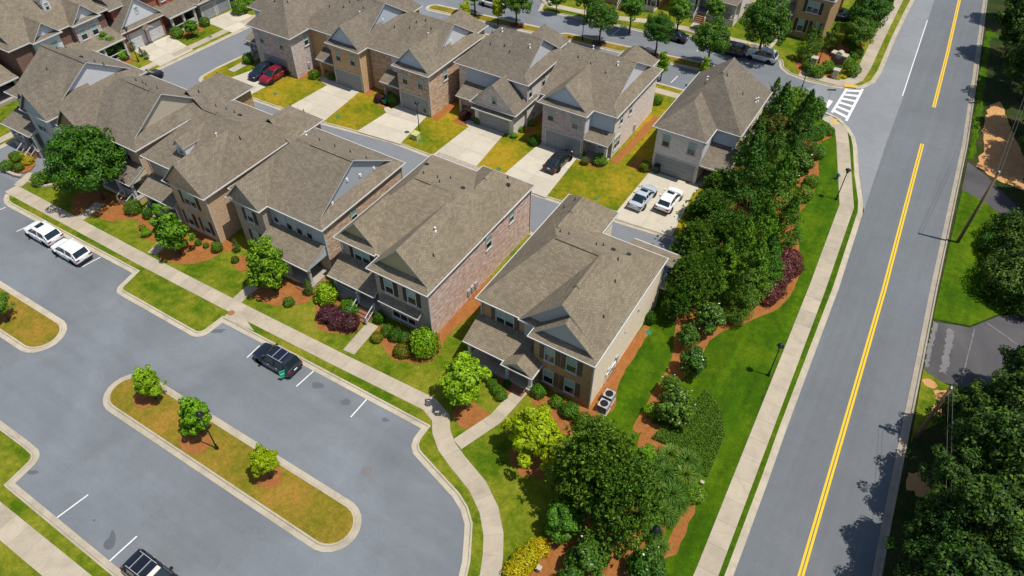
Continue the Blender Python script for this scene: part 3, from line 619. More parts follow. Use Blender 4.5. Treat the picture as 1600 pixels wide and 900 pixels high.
# garden beds of pine straw
BEDS = [
 [(-23.8,33.0), (-24.06, 32.86), (-22.26, 31.46), (-19.83, 30.42), (-18.27, 30.46), (-18.37, 31.87), (-20.05, 32.83), (-21.79, 32.99)],
 [(-17.82, 32.45), (-16.44, 31.14), (-14.57, 30.22), (-12.68, 30.24), (-12.14, 30.86), (-11.15, 32.34), (-11.35, 33.09), (-10.67, 34.71), (-11.24, 35.89), (-11.79, 37.54), (-11.75, 40.48), (-11.8, 44.5), (-12.75, 44.6), (-12.75, 33.4), (-17.01, 33.11)],
 [(-33.43, 31.04), (-32.45, 30.29), (-30.92, 29.47), (-29.47, 29.00), (-28.19, 29.62), (-27.24, 30.04), (-26.62, 31.10), (-26.65, 32.11), (-27.28, 33.49), (-27.02, 36.22), (-26.55, 38.43), (-26.6, 43), (-28.25, 43), (-28.25, 32.8), (-30.46, 32.43), (-32.78, 32.09)],
 [(-40.41, 31.01), (-38.34, 28.46), (-37.16, 28.27), (-35.17, 29.05), (-34.43, 29.97), (-34.89, 31.06), (-36.76, 32.29), (-40.27, 33.12)],
 [(-47.04, 28.40), (-45.32, 27.96), (-42.54, 28.51), (-40.55, 30.72), (-41.74, 32.20), (-40.56, 33.45), (-42.40, 33.67), (-45.10, 31.15)],
 [(-57.96, 26.93), (-56.56, 27.02), (-54.29, 28.11), (-53.11, 29.94), (-53.29, 30.95), (-52.16, 32.22), (-54.32, 33.21), (-55.06, 32.16), (-58.49, 31.81), (-60.72, 31.02)],
 [(-64.99, 30.22), (-63.15, 28.67), (-61.67, 28.04), (-59.70, 28.68), (-59.67, 29.64), (-61.60, 31.09), (-64.77, 31.62)],
 [(-73.03, 27.77), (-70.07, 26.43), (-70.90, 27.81), (-66.93, 28.02), (-66.05, 28.94), (-64.61, 29.83), (-64.91, 30.90), (-68.67, 31.80), (-72.02, 31.05), (-74.43, 29.56)],
 [(-86.21, 28.59), (-83.73, 27.95), (-81.96, 28.76), (-82.95, 30.63), (-85.97, 31.00), (-87.25, 30.21)],
 [(-51.28, 30.52), (-49.71, 29.88), (-49.01, 30.31), (-50.11, 31.81), (-51.42, 31.77)],
 [(-10.5,57.8), (-12.28, 49.26), (-10.79, 48.20), (-9.82, 45.22), (-9.02, 42.86), (-8.67, 40.70), (-8.74, 38.38), (-8.72, 35.16), (-8.77, 33.52), (-7.94, 33.45), (-7.79, 34.63), (-7.16, 36.87), (-7.18, 39.99), (-6.67, 43.63), (-6.78, 46.65), (-4.02, 50.67), (-2.21, 53.72), (-2.04, 58.95), (-2.94, 61.68), (-5.10, 66.88), (-4.41, 73.21), (-5.40, 78.30), (-8.50, 87.61), (-10.87, 89.68), (-15,83), (-13,70)],
 [(-8.01, 34.86), (-7.91, 32.77), (-6.96, 31.29), (-4.75, 27.56), (-3.15, 25.07), (-2.79, 25.85), (-3.33, 29.04), (-3.11, 31.05), (-3.31, 33.54), (-5.06, 34.53), (-6.42, 35.12)],
 [(-10.96, 18.51), (-10.37, 20.17), (-10.21, 21.73), (-9.35, 23.53), (-9.50, 25.85), (-8.68, 30.23), (-7.88, 32.09), (-5.10, 28.57), (-3.73, 25.84), (-3.73, 22.54), (-3.54, 19.59), (-9.41, 15.98)],
 [(-14.65, 99.86), (-13.39, 98.56), (-12.44, 98.95), (-9.23, 99.33), (-7.95, 101.15), (-7.51, 106.72), (-7.45, 111.24), (-9.11, 113.71), (-11.58, 108.64), (-14.99, 104.23)],
 [(-6.34, 78.46), (-7.33, 84.13), (-6.54, 87.12), (-5.70, 86.30), (-5.65, 85.17), (-6.76, 82.86)],
]
for i, b_ in enumerate(BEDS): sheet('garden_bed', jag(smooth_path(b_, True, 1), .06, i, .5), ZG+.014+.001*(i % 5), M['mulch'])
# gravel path strip beside the corner garden
sheet('gravel_path', jag([(-2.47, 29.69), (-1.97, 30.00), (-1.73, 29.90), (-1.59, 25.58), (-2.16, 24.85), (-2.45, 25.06)], .1, 9, .5), ZG+.02, M['mulch'])
for i, (x, y, r) in enumerate(((*(-44.77, 14.84),.95), (*(-37.99, 14.19),1.1), (*(-30.84, 14.90),1.0), (*(-64.19, 14.12),1.1), (*(-20.55, 27.70),1.3), (*(-14.28, 26.64),1.4), (*(-22.25, 129.87),1), (-40.8,91.6,.95), (-32.4,92.5,.9), (-25.0,93.3,.95), (-54.0,90.1,.9))):
    c = (x, y); sheet('mulch_ring', jag([(c[0]+r*1.3*math.cos(a*PI/6), c[1]+r*math.sin(a*PI/6)) for a in range(12)], r*.12, i, .3), ZG+.016, M['mulch'] if i < 6 else M['mulch_dark'])
sb = [(-60.04, 64.47), (-63.06, 64.94), (-63.05, 66.15), (-57.02, 65.41)]
BED2 = [[(-60.9,62.8), (-59.9,62.4), (-59.6,72), (-60.6,72)], [(-49.9,62.6), (-48.9,62.2), (-48.4,74), (-49.6,74)], [(-38.4,66.4), (-37.6,66), (-37.4,76), (-38.3,76)], [(-26.5,66.2), (-25.5,66), (-25.2,78), (-26.2,78)], [(-70.9,61), (-70.1,60.8), (-69.6,67), (-70.6,67)],
        [(-68.5,62), (-66.3,62), (-66.3,64.5), (-68,65)], [(-57.4,61.6), (-55.3,61.6), (-55.2,63.8), (-57.2,64)], [(-47.2,63.2), (-45,63.2), (-45,65), (-47,65.2)], [(-29.4,64), (-26.8,63.9), (-26.8,66), (-29.4,66)], [(-24.4,66.4), (-22.3,66), (-22.2,68), (-24,68.4)], [(-57.6,61.3), (-55.4,61.2), (-55.4,62), (-57.4,62)],
        [(-97,45), (-94.5,46), (-93.6,52.5), (-96.5,53.4)], [(-95.4,61), (-93.4,60.5), (-92.3,63.5), (-94.5,65.2)]]
for i, b_ in enumerate(BED2): sheet('garden_bed', jag(b_, .12, 40+i, .5), ZG+.015, M['mulch'])

# ---------------------------------------------------------------- houses
WCACHE = {}
FACES = {'f': 0.0, 'r': PI/2, 'b': PI, 'l': -PI/2}
def window_meshes(w, h, n, mat_f, grid):
    k = (round(w, 2), round(h, 2), n, mat_f, grid)
    if k in WCACHE: return WCACHE[k]
    t = .075; f = MB(); W2 = w*n/2
    f.box(-W2-t, -.07, -h/2-t, W2+t, 0, -h/2); f.box(-W2-t, -.07, h/2, W2+t, 0, h/2+t)
    f.box(-W2-t, -.07, -h/2, -W2, 0, h/2); f.box(W2, -.07, -h/2, W2+t, 0, h/2)
    for i in range(1, n): f.box(-W2+w*i-t/2, -.068, -h/2, -W2+w*i+t/2, 0, h/2)
    for i in range(n): f.box(-W2+w*i, -.055, -.035, -W2+w*(i+1), -.003, .035)
    if grid:
        for i in range(n):
            c = -W2+w*(i+.5); f.box(c-.02, -.05, -h/2, c+.02, -.004, h/2)
    fm = f.mesh('window_frame', M[mat_f])
    p = MB(); p.box(-w/2+.03, -.022, .03, w/2-.03, -.002, h/2-.001); up = p.mesh('pane', M['blind'])
    p = MB(); p.box(-w/2+.03, -.020, -h/2+.001, w/2-.03, -.002, -.03); lo = p.mesh('pane', M['glass_dark'])
    p = MB(); p.box(-W2-t-.06, -.12, -h/2-t-.09, W2+t+.06, 0, -h/2-t-.001); si = p.mesh('sill', M['trim'])
    WCACHE[k] = (fm, up, lo, si); return WCACHE[k]
SHCACHE = {}
def shutter_mesh(w, h, mat):
    k = (round(w, 2), round(h, 2), mat)
    if k not in SHCACHE:
        b = MB(); b.box(-w/2, -.045, -h/2, w/2, 0, h/2)
        nl = 9
        for i in range(nl):
            z = -h/2+.08+(h-.16)*i/nl; b.box(-w/2+.05, -.06, z, w/2-.05, -.045, z+(h-.16)/nl*.55)
        SHCACHE[k] = b.mesh('shutter', M[mat])
    return SHCACHE[k]
ROOFS = ['shingle', 'shingle', 'shingle_warm', 'shingle_warm', 'shingle_grey', 'shingle_grey', 'shingle_grey', 'shingle_warm', 'shingle_grey', 'shingle_warm', 'shingle_grey', 'shingle_grey', 'shingle_warm', 'shingle_grey']; HN = [0]
class House:
    def __init__(s, name, label, org, cat='house', group=None):
        s.rm = ROOFS[HN[0] % len(ROOFS)]; HN[0] += 1
        s.root = tag(empty(name, (org[0], org[1], ZG)), label, cat, group); s.o = (org[0], org[1], ZG); s.vols = []; s.roofs = []
    def part(s, name, mb, mats, parent=None, smooth=False):
        return mb.build(name, mats, parent or s.root, s.o, smooth)
    def wall(s, u0, v0, u1, v1, z0, z1, mat, name='wall', parent=None):
        b = MB(); b.box(u0, v0, z0, u1, v1, z1); return s.part(name, b, M[mat], parent)
    def at(s, face, a, c, z): # a = position along wall, c = wall plane
        return {'f': (a, c, z), 'b': (a, c, z), 'r': (c, a, z), 'l': (c, a, z)}[face]
    def win(s, face, a, c, z, w=.85, h=1.5, n=1, sh=None, fr='trim', sill=True, grid=False, flip=False):
        fm, up, lo, si = window_meshes(w, h, n, fr, grid)
        p = s.at(face, a, c, z); loc = (p[0]-s.o[0], p[1]-s.o[1], p[2]-s.o[2])
        o = obj('window', fm, s.root, loc, FACES[face])
        for i in range(n):
            x = -w*n/2+w*(i+.5)
            obj('pane', up, o, (x, 0, 0)); obj('pane', lo, o, (x, 0, 0))
        if sill: obj('sill', si, o)
        if sh:
            sm = shutter_mesh(.42, h+.12, sh); d = w*n/2+.075+.24
            for q in (-1, 1):
                dx, dy = (d*q, 0) if face in 'fb' else (0, d*q)
                obj('shutter', sm, s.root, (loc[0]+dx, loc[1]+dy, loc[2]), FACES[face])
        return o
    def garage(s, face, a, c, w, h=2.25, mat='garage', z0=ZG+.03):
        rz = FACES[face]; p = s.at(face, a, c, z0); loc = (p[0]-s.o[0], p[1]-s.o[1], p[2]-s.o[2])
        f = MB(); f.box(-w/2-.14, -.06, 0, -w/2, 0, h+.14); f.box(w/2, -.06, 0, w/2+.14, 0, h+.14); f.box(-w/2, -.06, h, w/2, 0, h+.14)
        o = obj('garage_door', f.mesh('garage_door', M['trim']), s.root, loc, rz)
        nc = max(4, round(w/.62)); dh = h/4
        for r in range(4):
            b = MB(); b.box(-w/2, -.025, r*dh+.006, w/2, -.002, (r+1)*dh-.006)
            for k in range(nc):
                x = -w/2+w*(k+.5)/nc; b.box(x-w/nc*.38, -.04, r*dh+.1, x+w/nc*.38, -.025, (r+1)*dh-.1)
            obj('door_panel', b.mesh('door_panel', M[mat]), o)
        b = MB(); b.box(-w*.25-.06, -.07, dh*1.6, -w*.25+.06, -.04, dh*1.7); b.box(w*.25-.06, -.07, dh*1.6, w*.25+.06, -.04, dh*1.7); obj('handle', b.mesh('handle', M['black']), o)
        return o
    def door(s, face, a, c, z0, w=.95, h=2.1, mat='door'):
        p = s.at(face, a, c, z0); loc = (p[0]-s.o[0], p[1]-s.o[1], p[2]-s.o[2])
        b = MB(); b.box(-w/2-.1, -.05, 0, -w/2, 0, h+.1); b.box(w/2, -.05, 0, w/2+.1, 0, h+.1); b.box(-w/2, -.05, h, w/2, 0, h+.1)
        b.box(-w/2, -.03, .02, w/2, -.002, h)
        o = obj('door', b.mesh('door', M[mat]), s.root, loc, FACES[face])
        g = MB(); g.box(-w*.28, -.04, h*.45, w*.28, -.03, h*.92); obj('door_glass', g.mesh('door_glass', M['glass']), o)
        k = MB(); k.box(w*.36, -.09, h*.44, w*.42, -.03, h*.50); obj('handle', k.mesh('handle', M['steel']), o)
    def roof(s, u0, v0, u1, v1, ze, zr, ax, e0, e1, sid='sid_grey', inset=.75, mat=None, trim='trim', pent=True, vent=None, gut=True):
        """ridge along ax; ends: 'g' gable, 'o' open (runs into another roof) or a number = hip run"""
        mat = mat or s.rm
        if ax == 'u': a0, b0, a1, b1 = u0, v0, u1, v1; P = lambda a, b, z: (a, b, z)
        else: a0, b0, a1, b1 = v0, u0, v1, u1; P = lambda a, b, z: (b, a, z)
        bm = (b0+b1)/2; t = .13; kz = .004*len(s.vols)
        h0, h1 = isinstance(e0, (int, float)), isinstance(e1, (int, float))
        ov = max(0, inset-.32) if (pent and inset > .5) else 0
        q0 = a0+ov if e0 == 'g' else a0; q1 = a1-ov if e1 == 'g' else a1       # rake lines of the gable ends
        r0 = a0+e0 if h0 else q0; r1 = a1-e1 if h1 else q1
        def fx(q): # keep normals up
            a, b, c = Vector(q[0]), Vector(q[1]), Vector(q[2]); return q if (b-a).cross(c-a).z > 0 else q[::-1]
        m = MB()
        m.slab(fx([P(q0,b0,ze), P(q1,b0,ze), P(r1,bm,zr), P(r0,bm,zr)]), t, 0, 1)
        m.slab(fx([P(q0,b1,ze), P(q1,b1,ze), P(r1,bm,zr), P(r0,bm,zr)]), t, 0, 1)
        if h0: m.slab(fx([P(a0,b0,ze), P(a0,b1,ze), P(r0,bm,zr)]), t, 0, 1)
        if h1: m.slab(fx([P(a1,b0,ze), P(a1,b1,ze), P(r1,bm,zr)]), t, 0, 1)
        R = s.part('roof', m, [M[mat], M[trim]]); s.roofs.append(R)
        s.vols.append((ax, a0, a1, b0, b1, ze, zr, r0, r1, h0, h1))
        sl = (zr-ze)/(bm-b0)
        # gutters
        if gut:
            g = MB()
            def gl(x0, y0, x1, y1):
                pa, pb = P(x0,y0,0), P(x1,y1,0); g.box(min(pa[0],pb[0]), min(pa[1],pb[1]), ze-.12-kz, max(pa[0],pb[0]), max(pa[1],pb[1]), ze-.012-kz)
            gw = .085+kz; hp0, hp1 = h0 or e0 == 'g', h1 or e1 == 'g'
            gl(a0, b0-gw, a1, b0-.002-kz); gl(a0, b1+.002+kz, a1, b1+gw)
            if hp0: gl(a0-gw, b0-gw, a0-.002-kz, b1+gw)
            if hp1: gl(a1+.002+kz, b0-gw, a1+gw, b1+gw)
            s.part('gutter', g, M[trim], R)
        for e, ae, sg in ((e0, a0, 1), (e1, a1, -1)):
            if e != 'g': continue
            ai = ae+sg*inset; w = MB()
            tri = [(b0+.05, ze-t), (b1-.05, ze-t), (bm, zr-t-.02)]
            fr = [P(ai, b, z) for b, z in tri]; bk = [P(ai+sg*.12, b, z) for b, z in tri]
            if (ax == 'u') == (sg > 0): fr, bk2 = fr[::-1], bk
            else: bk2 = bk[::-1]
            w.poly(fr); w.poly(bk2)
            s.part('gable', w, M[sid], R)
            if pent:
                dz = inset*.62; d = dz/sl; q = MB(); ar = ae+sg*ov
                if ov: # hipped skirt that carries the eave round the corner
                    q.slab(fx([P(ae, b0, ze), P(ae, b1, ze), P(ai, b1-d, ze+dz), P(ai, b0+d, ze+dz)]), .10, 0, 1); fr_ = ov/inset
                    q.slab(fx([P(ae, b0, ze), P(ar, b0, ze), P(ar, b0+d*fr_, ze+dz*fr_)]), .10, 0, 1); q.slab(fx([P(ae, b1, ze), P(ar, b1, ze), P(ar, b1-d*fr_, ze+dz*fr_)]), .10, 0, 1)
                else: q.slab(fx([P(ae+sg*.02, b0+.12, ze+.03), P(ae+sg*.02, b1-.12, ze+.03), P(ai, b1-d-.12, ze+dz), P(ai, b0+d+.12, ze+dz)]), .10, 0, 1)
                s.part('pent_roof', q, [M[mat], M[trim]], R)
        # ridge cap and ridge vent
        c = MB(); w_ = .17
        for sgn in (-1, 1):
            c.poly(fx([P(r0,bm,zr+.022), P(r1,bm,zr+.022), P(r1,bm+sgn*w_,zr-sl*w_+.022), P(r0,bm+sgn*w_,zr-sl*w_+.022)]))
        s.part('ridge_cap', c, M[mat], R)
        if vent:
            f0, f1 = vent; x0, x1 = r0+(r1-r0)*f0, r0+(r1-r0)*f1; c = MB()
            for sgn in (-1, 1):
                c.slab(fx([P(x0,bm,zr+.12), P(x1,bm,zr+.12), P(x1,bm+sgn*.24,zr-sl*.24+.12), P(x0,bm+sgn*.24,zr-sl*.24+.12)]), .085)
            s.part('ridge_vent', c, M[mat], R)
        return R
    def zr(s, u, v):
        best = 0
        for ax, a0, a1, b0, b1, ze, zr, r0, r1, h0, h1 in s.vols:
            a, b = (u, v) if ax == 'u' else (v, u)
            if not (a0 <= a <= a1 and b0 <= b <= b1): continue
            bm = (b0+b1)/2; z = ze+(zr-ze)*(1-abs(b-bm)/(bm-b0))
            if h0 and a < r0: z = min(z, ze+(zr-ze)*(a-a0)/(r0-a0))
            if h1 and a > r1: z = min(z, ze+(zr-ze)*(a1-a)/(a1-r1))
            best = max(best, z)
        return best
    def pipes(s, pts):
        for i, (u, v, k) in enumerate(pts):
            z = s.zr(u, v)
            if z < 1: continue
            b = MB()
            if k == 'w':
                b.lathe((u, v, z), [(.13, -.12), (.11, .08), (.055, .11), (.055, .40)], 8); b.lathe((u, v, z+.40), [(.10, 0), (.10, .05)], 8); mt = 'pvc'
            elif k == 'b': b.box(u-.17, v-.17, z-.15, u+.17, v+.17, z+.13); mt = 'dark_plastic'
            else: b.lathe((u, v, z), [(.11, -.12), (.09, .06), (.042, .08), (.042, .30)], 8); mt = 'dark_plastic'
            s.part('roof_vent', b, M[mt], s.roofs[0])
    def shed(s, u0, v0, u1, v1, zlo, zhi, face='f', mat=None, trim='trim', cheek='sid_grey'):
        """lean-to roof; high edge on the wall, low edge outwards"""
        m = MB(); mat = mat or s.rm
        if face == 'f': q = [(u0,v0,zlo), (u1,v0,zlo), (u1,v1,zhi), (u0,v1,zhi)]
        elif face == 'b': q = [(u0,v0,zhi), (u1,v0,zhi), (u1,v1,zlo), (u0,v1,zlo)]
        elif face == 'r': q = [(u0,v0,zhi), (u1,v0,zlo), (u1,v1,zlo), (u0,v1,zhi)]
        m.slab(q, .15, 0, 1); R = s.part('porch_roof', m, [M[mat], M[trim]])
        g = MB()
        if face == 'f': g.box(u0, v0-.085, zlo-.13, u1, v0-.002, zlo-.015)
        elif face == 'b': g.box(u0, v1+.002, zlo-.17, u1, v1+.12, zlo-.015)
        else: g.box(u1+.002, v0, zlo-.17, u1+.12, v1, zlo-.015)
        s.part('gutter', g, M[trim], R)
        if face == 'f' and cheek:
            w = MB()
            for u in (u0+.12, u1-.12):
                a = [(u, v0+.25, zlo-.16), (u, v1, zlo-.16), (u, v1, zhi-.16)]
                w.poly(a); w.poly([(p[0]+.06, p[1], p[2]) for p in a][::-1])
            s.part('porch_cheek', w, M[cheek], R)
            # beam under the eave
            b = MB(); b.box(u0+.12, v0+.25, zlo-.45, u1-.12, v0+.45, zlo-.16); s.part('porch_beam', b, M[trim], R)
        return R
    def porch(s, u0, v0, u1, v1, zf, ztop, cols, mat='trim', base='brick_brown', rail=None, cw=.26):
        b = MB(); b.box(u0, v0, 0, u1, v1, zf, 1); b.box(u0-.03, v0-.03, zf+.001, u1+.03, v1, zf+.06, 0); s.part('porch_floor', b, [M['porch_floor'], M[base]])
        for c in cols:
            b = MB(); h = cw/2; b.box(c-h, v0+.2, zf+.06, c+h, v0+.2+cw, ztop); b.box(c-h-.05, v0+.15, zf+.06, c+h+.05, v0+.25+cw, zf+.3); b.box(c-h-.04, v0+.16, ztop-.2, c+h+.04, v0+.24+cw, ztop-.001)
            s.part('column', b, M[mat])
        if rail:
            for x0, x1 in rail:
                b = MB(); y = v0+.3; b.box(x0, y-.04, zf+.85, x1, y+.04, zf+.92); b.box(x0, y-.03, zf+.18, x1, y+.03, zf+.24)
                n = max(2, int((x1-x0)/.16))
                for i in range(n): x = x0+(x1-x0)*(i+.5)/n; b.box(x-.018, y-.018, zf+.24, x+.018, y+.018, zf+.85)
                s.part('railing', b, M[mat])
    def steps(s, u0, u1, vtop, zf, n=4, run=.3, rails=True, mat='tread'):
        for i in range(n):
            z = ZG+(zf+.05-ZG)*(n-i)/(n+1); b = MB(); b.box(u0, vtop-run*(i+1), 0, u1, vtop-run*i-.001, z); s.part('step', b, M[mat])
        if rails:
            for u in (u0-.12, u1+.12):
                b = MB(); b.beam((u, vtop+.05, zf+.95), (u, vtop-run*n, ZG+1.0), .07, .09); b.box(u-.06, vtop-run*n-.06, 0, u+.06, vtop-run*n+.06, ZG+1.05); b.box(u-.06, vtop-.02, zf, u+.06, vtop+.1, zf+1.0)
                b.beam((u, vtop, zf+.25), (u, vtop-run*n, ZG+.3), .05, .07); s.part('stair_rail', b, M['trim'])
    def spout(s, u, v, z1, mat='trim'):
        b = MB(); b.box(u-.045, v-.045, ZG, u+.045, v+.045, z1-.15); s.part('downspout', b, M[mat])
    def meter(s, face, a, c, z=1.2):
        p = s.at(face, a, c, z); dx, dy = (.1, .22) if face in 'rl' else (.22, .1); b = MB()
        b.box(p[0]-dx, p[1]-dy, z-.3, p[0]+dx, p[1]+dy, z+.35); b.tube([(p[0]+(dx if face == 'r' else 0), p[1]-(dy if face == 'f' else 0), ZG), (p[0]+(dx if face == 'r' else 0), p[1]-(dy if face == 'f' else 0), z)], .03, 6)
        s.part('meter_box', b, M['steel'])

ZE = 6.2
# --- front row, from the main road end -------------------------------------------------------
h = House('brick_house', 'brown brick house with cream right side wall and two stacked front gables', (-18.5, 41))
h.wall(-24.0, 34.9, -12.75, 47.2, 0, 6.15, 'brick_brown'); h.wall(-12.75, 33.55, -12.7, 47.2, 0, 6.15, 'brick_cream', 'side_wall')
h.wall(-18.1, 33.55, -12.75, 34.9, 0, 6.15, 'brick_brown'); h.wall(-23.9, 47.2, -19.3, 50.6, 0, 6.15, 'brick_cream', 'rear_wall'); h.wall(-19.7, 34.75, -18.1, 34.9, 3.4, 6.15, 'sid_shake', 'upper_wall')
h.roof(-24.3, 34.45, -12.5, 47.5, ZE, 10.0, 'u', 3.9, 3.75, vent=(0, 1)); h.roof(-20.0, 34.3, -12.49, 41.0, ZE, 9.98, 'v', 'g', 'o', 'sid_shake', .45, vent=(.35, .95)); h.roof(-18.45, 33.15, -12.48, 37.5, ZE, 9.0, 'v', 'g', 'o', 'sid_shake', .7)
h.roof(-24.29, 43.5, -19.0, 50.95, ZE+.01, 8.7, 'v', 'o', 2.6, vent=(.5, 1))
for u in (-16.6, -14.6): h.win('f', u, 33.55, 4.55, .85, 1.55, 1, 'shutter_taupe'); h.win('f', u, 33.55, 1.75, .85, 1.6, 1, 'shutter_taupe')
h.win('f', -21.7, 34.9, 4.6, .85, 1.5, 2, 'shutter_taupe'); h.win('f', -21.9, 34.9, 1.8, .85, 1.5, 2, None)
h.shed(-24.3, 32.2, -18.2, 34.9, 2.95, 4.0, cheek='sid_shake'); h.roof(-20.1, 31.75, -17.2, 34.4, 3.0, 3.95, 'v', 'g', 'o', 'sid_shake', .3, pent=False)
h.porch(-24.0, 32.2, -17.6, 34.9, .55, 2.8, (-23.8, -20.0, -17.75)); h.door('f', -18.9, 34.9, .62); h.steps(-19.6, -18.0, 32.2, .55, 2, .32, False)
h.wall(-18.14, 32.6, -18.1, 33.55, 0, 2.8, 'brick_brown', 'porch_wall')
h.pipes([(-20.9, 42.6, 'd'), (-20.2, 42.9, 'd'), (-17.6, 43.0, 'd'), (-16.2, 43.4, 'b'), (-14.9, 43.8, 'b'), (-15.2, 42.2, 'd'), (-14.5, 40.4, 'd'), (-13.8, 37.0, 'd'), (-22.5, 48.5, 'd'), (-23.2, 47.7, 'd'), (-17.2, 43.6, 'd')])
h.spout(-12.64, 33.5, 6.1); h.spout(-12.64, 47.15, 6.1); h.spout(-24.06, 34.85, 6.1)
for v, z in ((37, 1.4), (37.8, 1.1), (38.5, 1.5)): h.meter('r', v, -12.65, z)
b = MB(); b.box(-12.69, 42.2, 4.0, -12.6, 42.45, 4.25); b.box(-12.69, 39.7, 3.6, -12.62, 39.8, 3.75); h.part('dryer_vent', b, M['steel'])
b = MB(); b.tube([(-12.6, 36.4, ZG), (-12.58, 36.4, 1.5), (-12.58, 38.2, 1.5)], .05, 6); h.part('gas_pipe', b, M['pvc'])
h.shed(-16.6, 47.2, -11.9, 49.7, 5.0, 5.7, 'b'); b = MB(); b.box(-16.6, 47.25, 2.6, -12.0, 49.6, 2.75)
for u in (-16.5, -14.2, -12.1): b.box(u-.08, 49.4, 0, u+.08, 49.56, 4.9)
b.box(-16.5, 49.44, 3.6, -12.1, 49.52, 3.68); b.box(-12.16, 47.3, 3.6, -12.08, 49.5, 3.68); b.box(-12.16, 47.3, 3.0, -12.08, 49.5, 3.06)
for i in range(14): b.box(-12.14, 47.35+i*.155, 2.75, -12.10, 47.39+i*.155, 3.6)
h.part('rear_deck', b, M['trim'])

h = House('brick_house', 'reddish brick house with whitewashed side wall, olive front gables and brown shutters', (-33.8, 41))
h.wall(-39.3, 34.6, -28.2, 50.1, 0, 6.15, 'brick_taupe'); h.wall(-28.2, 32.85, -28.15, 50.1, 0, 6.15, 'brick_pink', 'side_wall'); h.wall(-34.0, 32.85, -28.2, 34.6, 0, 6.15, 'brick_taupe')
h.roof(-39.6, 34.3, -27.95, 49.3, ZE, 9.6, 'u', 3.9, 3.2, vent=(0, .4)); h.roof(-34.45, 32.45, -27.94, 41.0, ZE, 9.4, 'v', 'g', 'o', 'sid_olive', .85); h.roof(-39.59, 34.05, -34.9, 39.5, ZE, 8.5, 'v', 'g', 'o', 'sid_olive', .8)
h.roof(-34.0, 44.5, -27.93, 50.4, ZE+.01, 8.5, 'v', 'o', 2.6, vent=(.5, .9))
for u in (-32.5, -30.0): h.win('f', u, 32.85, 4.55, .85, 1.55, 1, 'shutter')
h.win('f', -31.2, 32.85, 1.65, .85, 1.6, 3); h.win('f', -37.0, 34.6, 4.6, .9, 1.5, 2, 'shutter')
h.shed(-33.5, 32.2, -29.0, 32.86, 2.85, 3.25, cheek=None)
h.shed(-39.5, 32.2, -34.02, 34.6, 2.95, 4.0, cheek='sid_grey'); h.porch(-39.2, 32.3, -34.0, 34.6, .85, 2.8, (-39.0, -36.4), 'trim_grey', 'brick_taupe', [(-38.8, -36.6)]); h.door('f', -35.2, 34.6, .92, mat='trim_dark')
h.win('f', -37.4, 34.6, 1.9, .85, 1.4, 2)
h.steps(-36.0, -34.4, 32.3, .85, 4, .32)
h.win('r', 42.3, -28.15, 4.7, .8, 1.4); h.win('r', 46.4, -28.15, 4.9, .7, 1.2)
h.pipes([(-30.4, 37.4, 'w'), (-29.4, 35.6, 'd'), (-36.0, 43.3, 'd'), (-34.6, 43.6, 'd'), (-33.7, 42.7, 'd'), (-37.6, 45.8, 'b'), (-31.6, 43.4, 'b'), (-33.9, 44.7, 'd'), (-29.8, 48.4, 'd'), (-29.4, 47.8, 'b')])
h.spout(-28.09, 32.8, 6.1); h.spout(-28.09, 50.05, 6.1); h.spout(-39.36, 34.5, 6.1)
for v in (38.7, 39.3, 39.9): h.meter('r', v, -28.1, 1.1)

h = House('brick_house', 'brick house with grey sided right gable and three grouped white windows above its porch', (-46.8, 40))
h.wall(-52.0, 34.5, -41.4, 46.3, 0, 6.15, 'brick_stone'); h.wall(-41.4, 34.45, -41.35, 46.3, 0, 6.15, 'brick_mixed', 'side_wall'); h.wall(-48.2, 34.42, -41.4, 34.5, 2.9, 6.15, 'sid_grey', 'upper_wall'); h.wall(-52.0, 33.4, -48.2, 34.5, 0, 6.15, 'brick_taupe')
h.roof(-53.2, 34.1, -41.1, 46.65, ZE, 10.0, 'u', 4.2, 'g', 'sid_grey', 1.15, vent=(.25, 1)); h.roof(-52.4, 33.0, -48.0, 38.0, ZE, 8.6, 'v', 'g', 'o', 'brick_taupe', .35, pent=False)
for u in (-45.9, -44.6, -43.3): h.win('f', u, 34.42, 4.75, .72, 1.5)
h.win('f', -47.6, 34.42, 4.8, .6, 1.3); h.win('f', -50.1, 33.4, 4.5, .8, 1.4, 1, 'shutter'); h.win('f', -50.1, 33.4, 1.7, .8, 1.5, 1, 'shutter')
h.shed(-48.2, 31.6, -41.4, 34.45, 2.95, 4.05, cheek='sid_grey'); h.porch(-48.0, 31.8, -41.6, 34.45, .5, 2.8, (-47.6, -44.6, -41.9), 'trim_grey', 'brick_stone'); h.door('f', -43.2, 34.42, .57, mat='trim_dark'); h.win('f', -46.2, 34.42, 1.8, .8, 1.4, 2)
h.steps(-43.2, -41.9, 31.8, .5, 2, .32, False)
h.win('r', 38.6, -41.35, 4.8, .75, 1.3)
h.pipes([(-50.0, 42.4, 'w'), (-48.2, 42.4, 'd'), (-46.2, 42.4, 'd'), (-44.4, 42.6, 'd'), (-42.4, 42.6, 'd'), (-52.0, 41.6, 'd')])
h.spout(-41.29, 34.4, 6.1); h.spout(-41.29, 46.2, 6.1)
for v, z in ((39.4, 8.2), (41.2, 7.6), (37.0, 7.0), (43.2, 7.2)): b = MB(); b.box(-42.30, v-.12, z-.15, -42.14, v+.12, z+.15); h.part('gable_vent', b, M['pvc'])

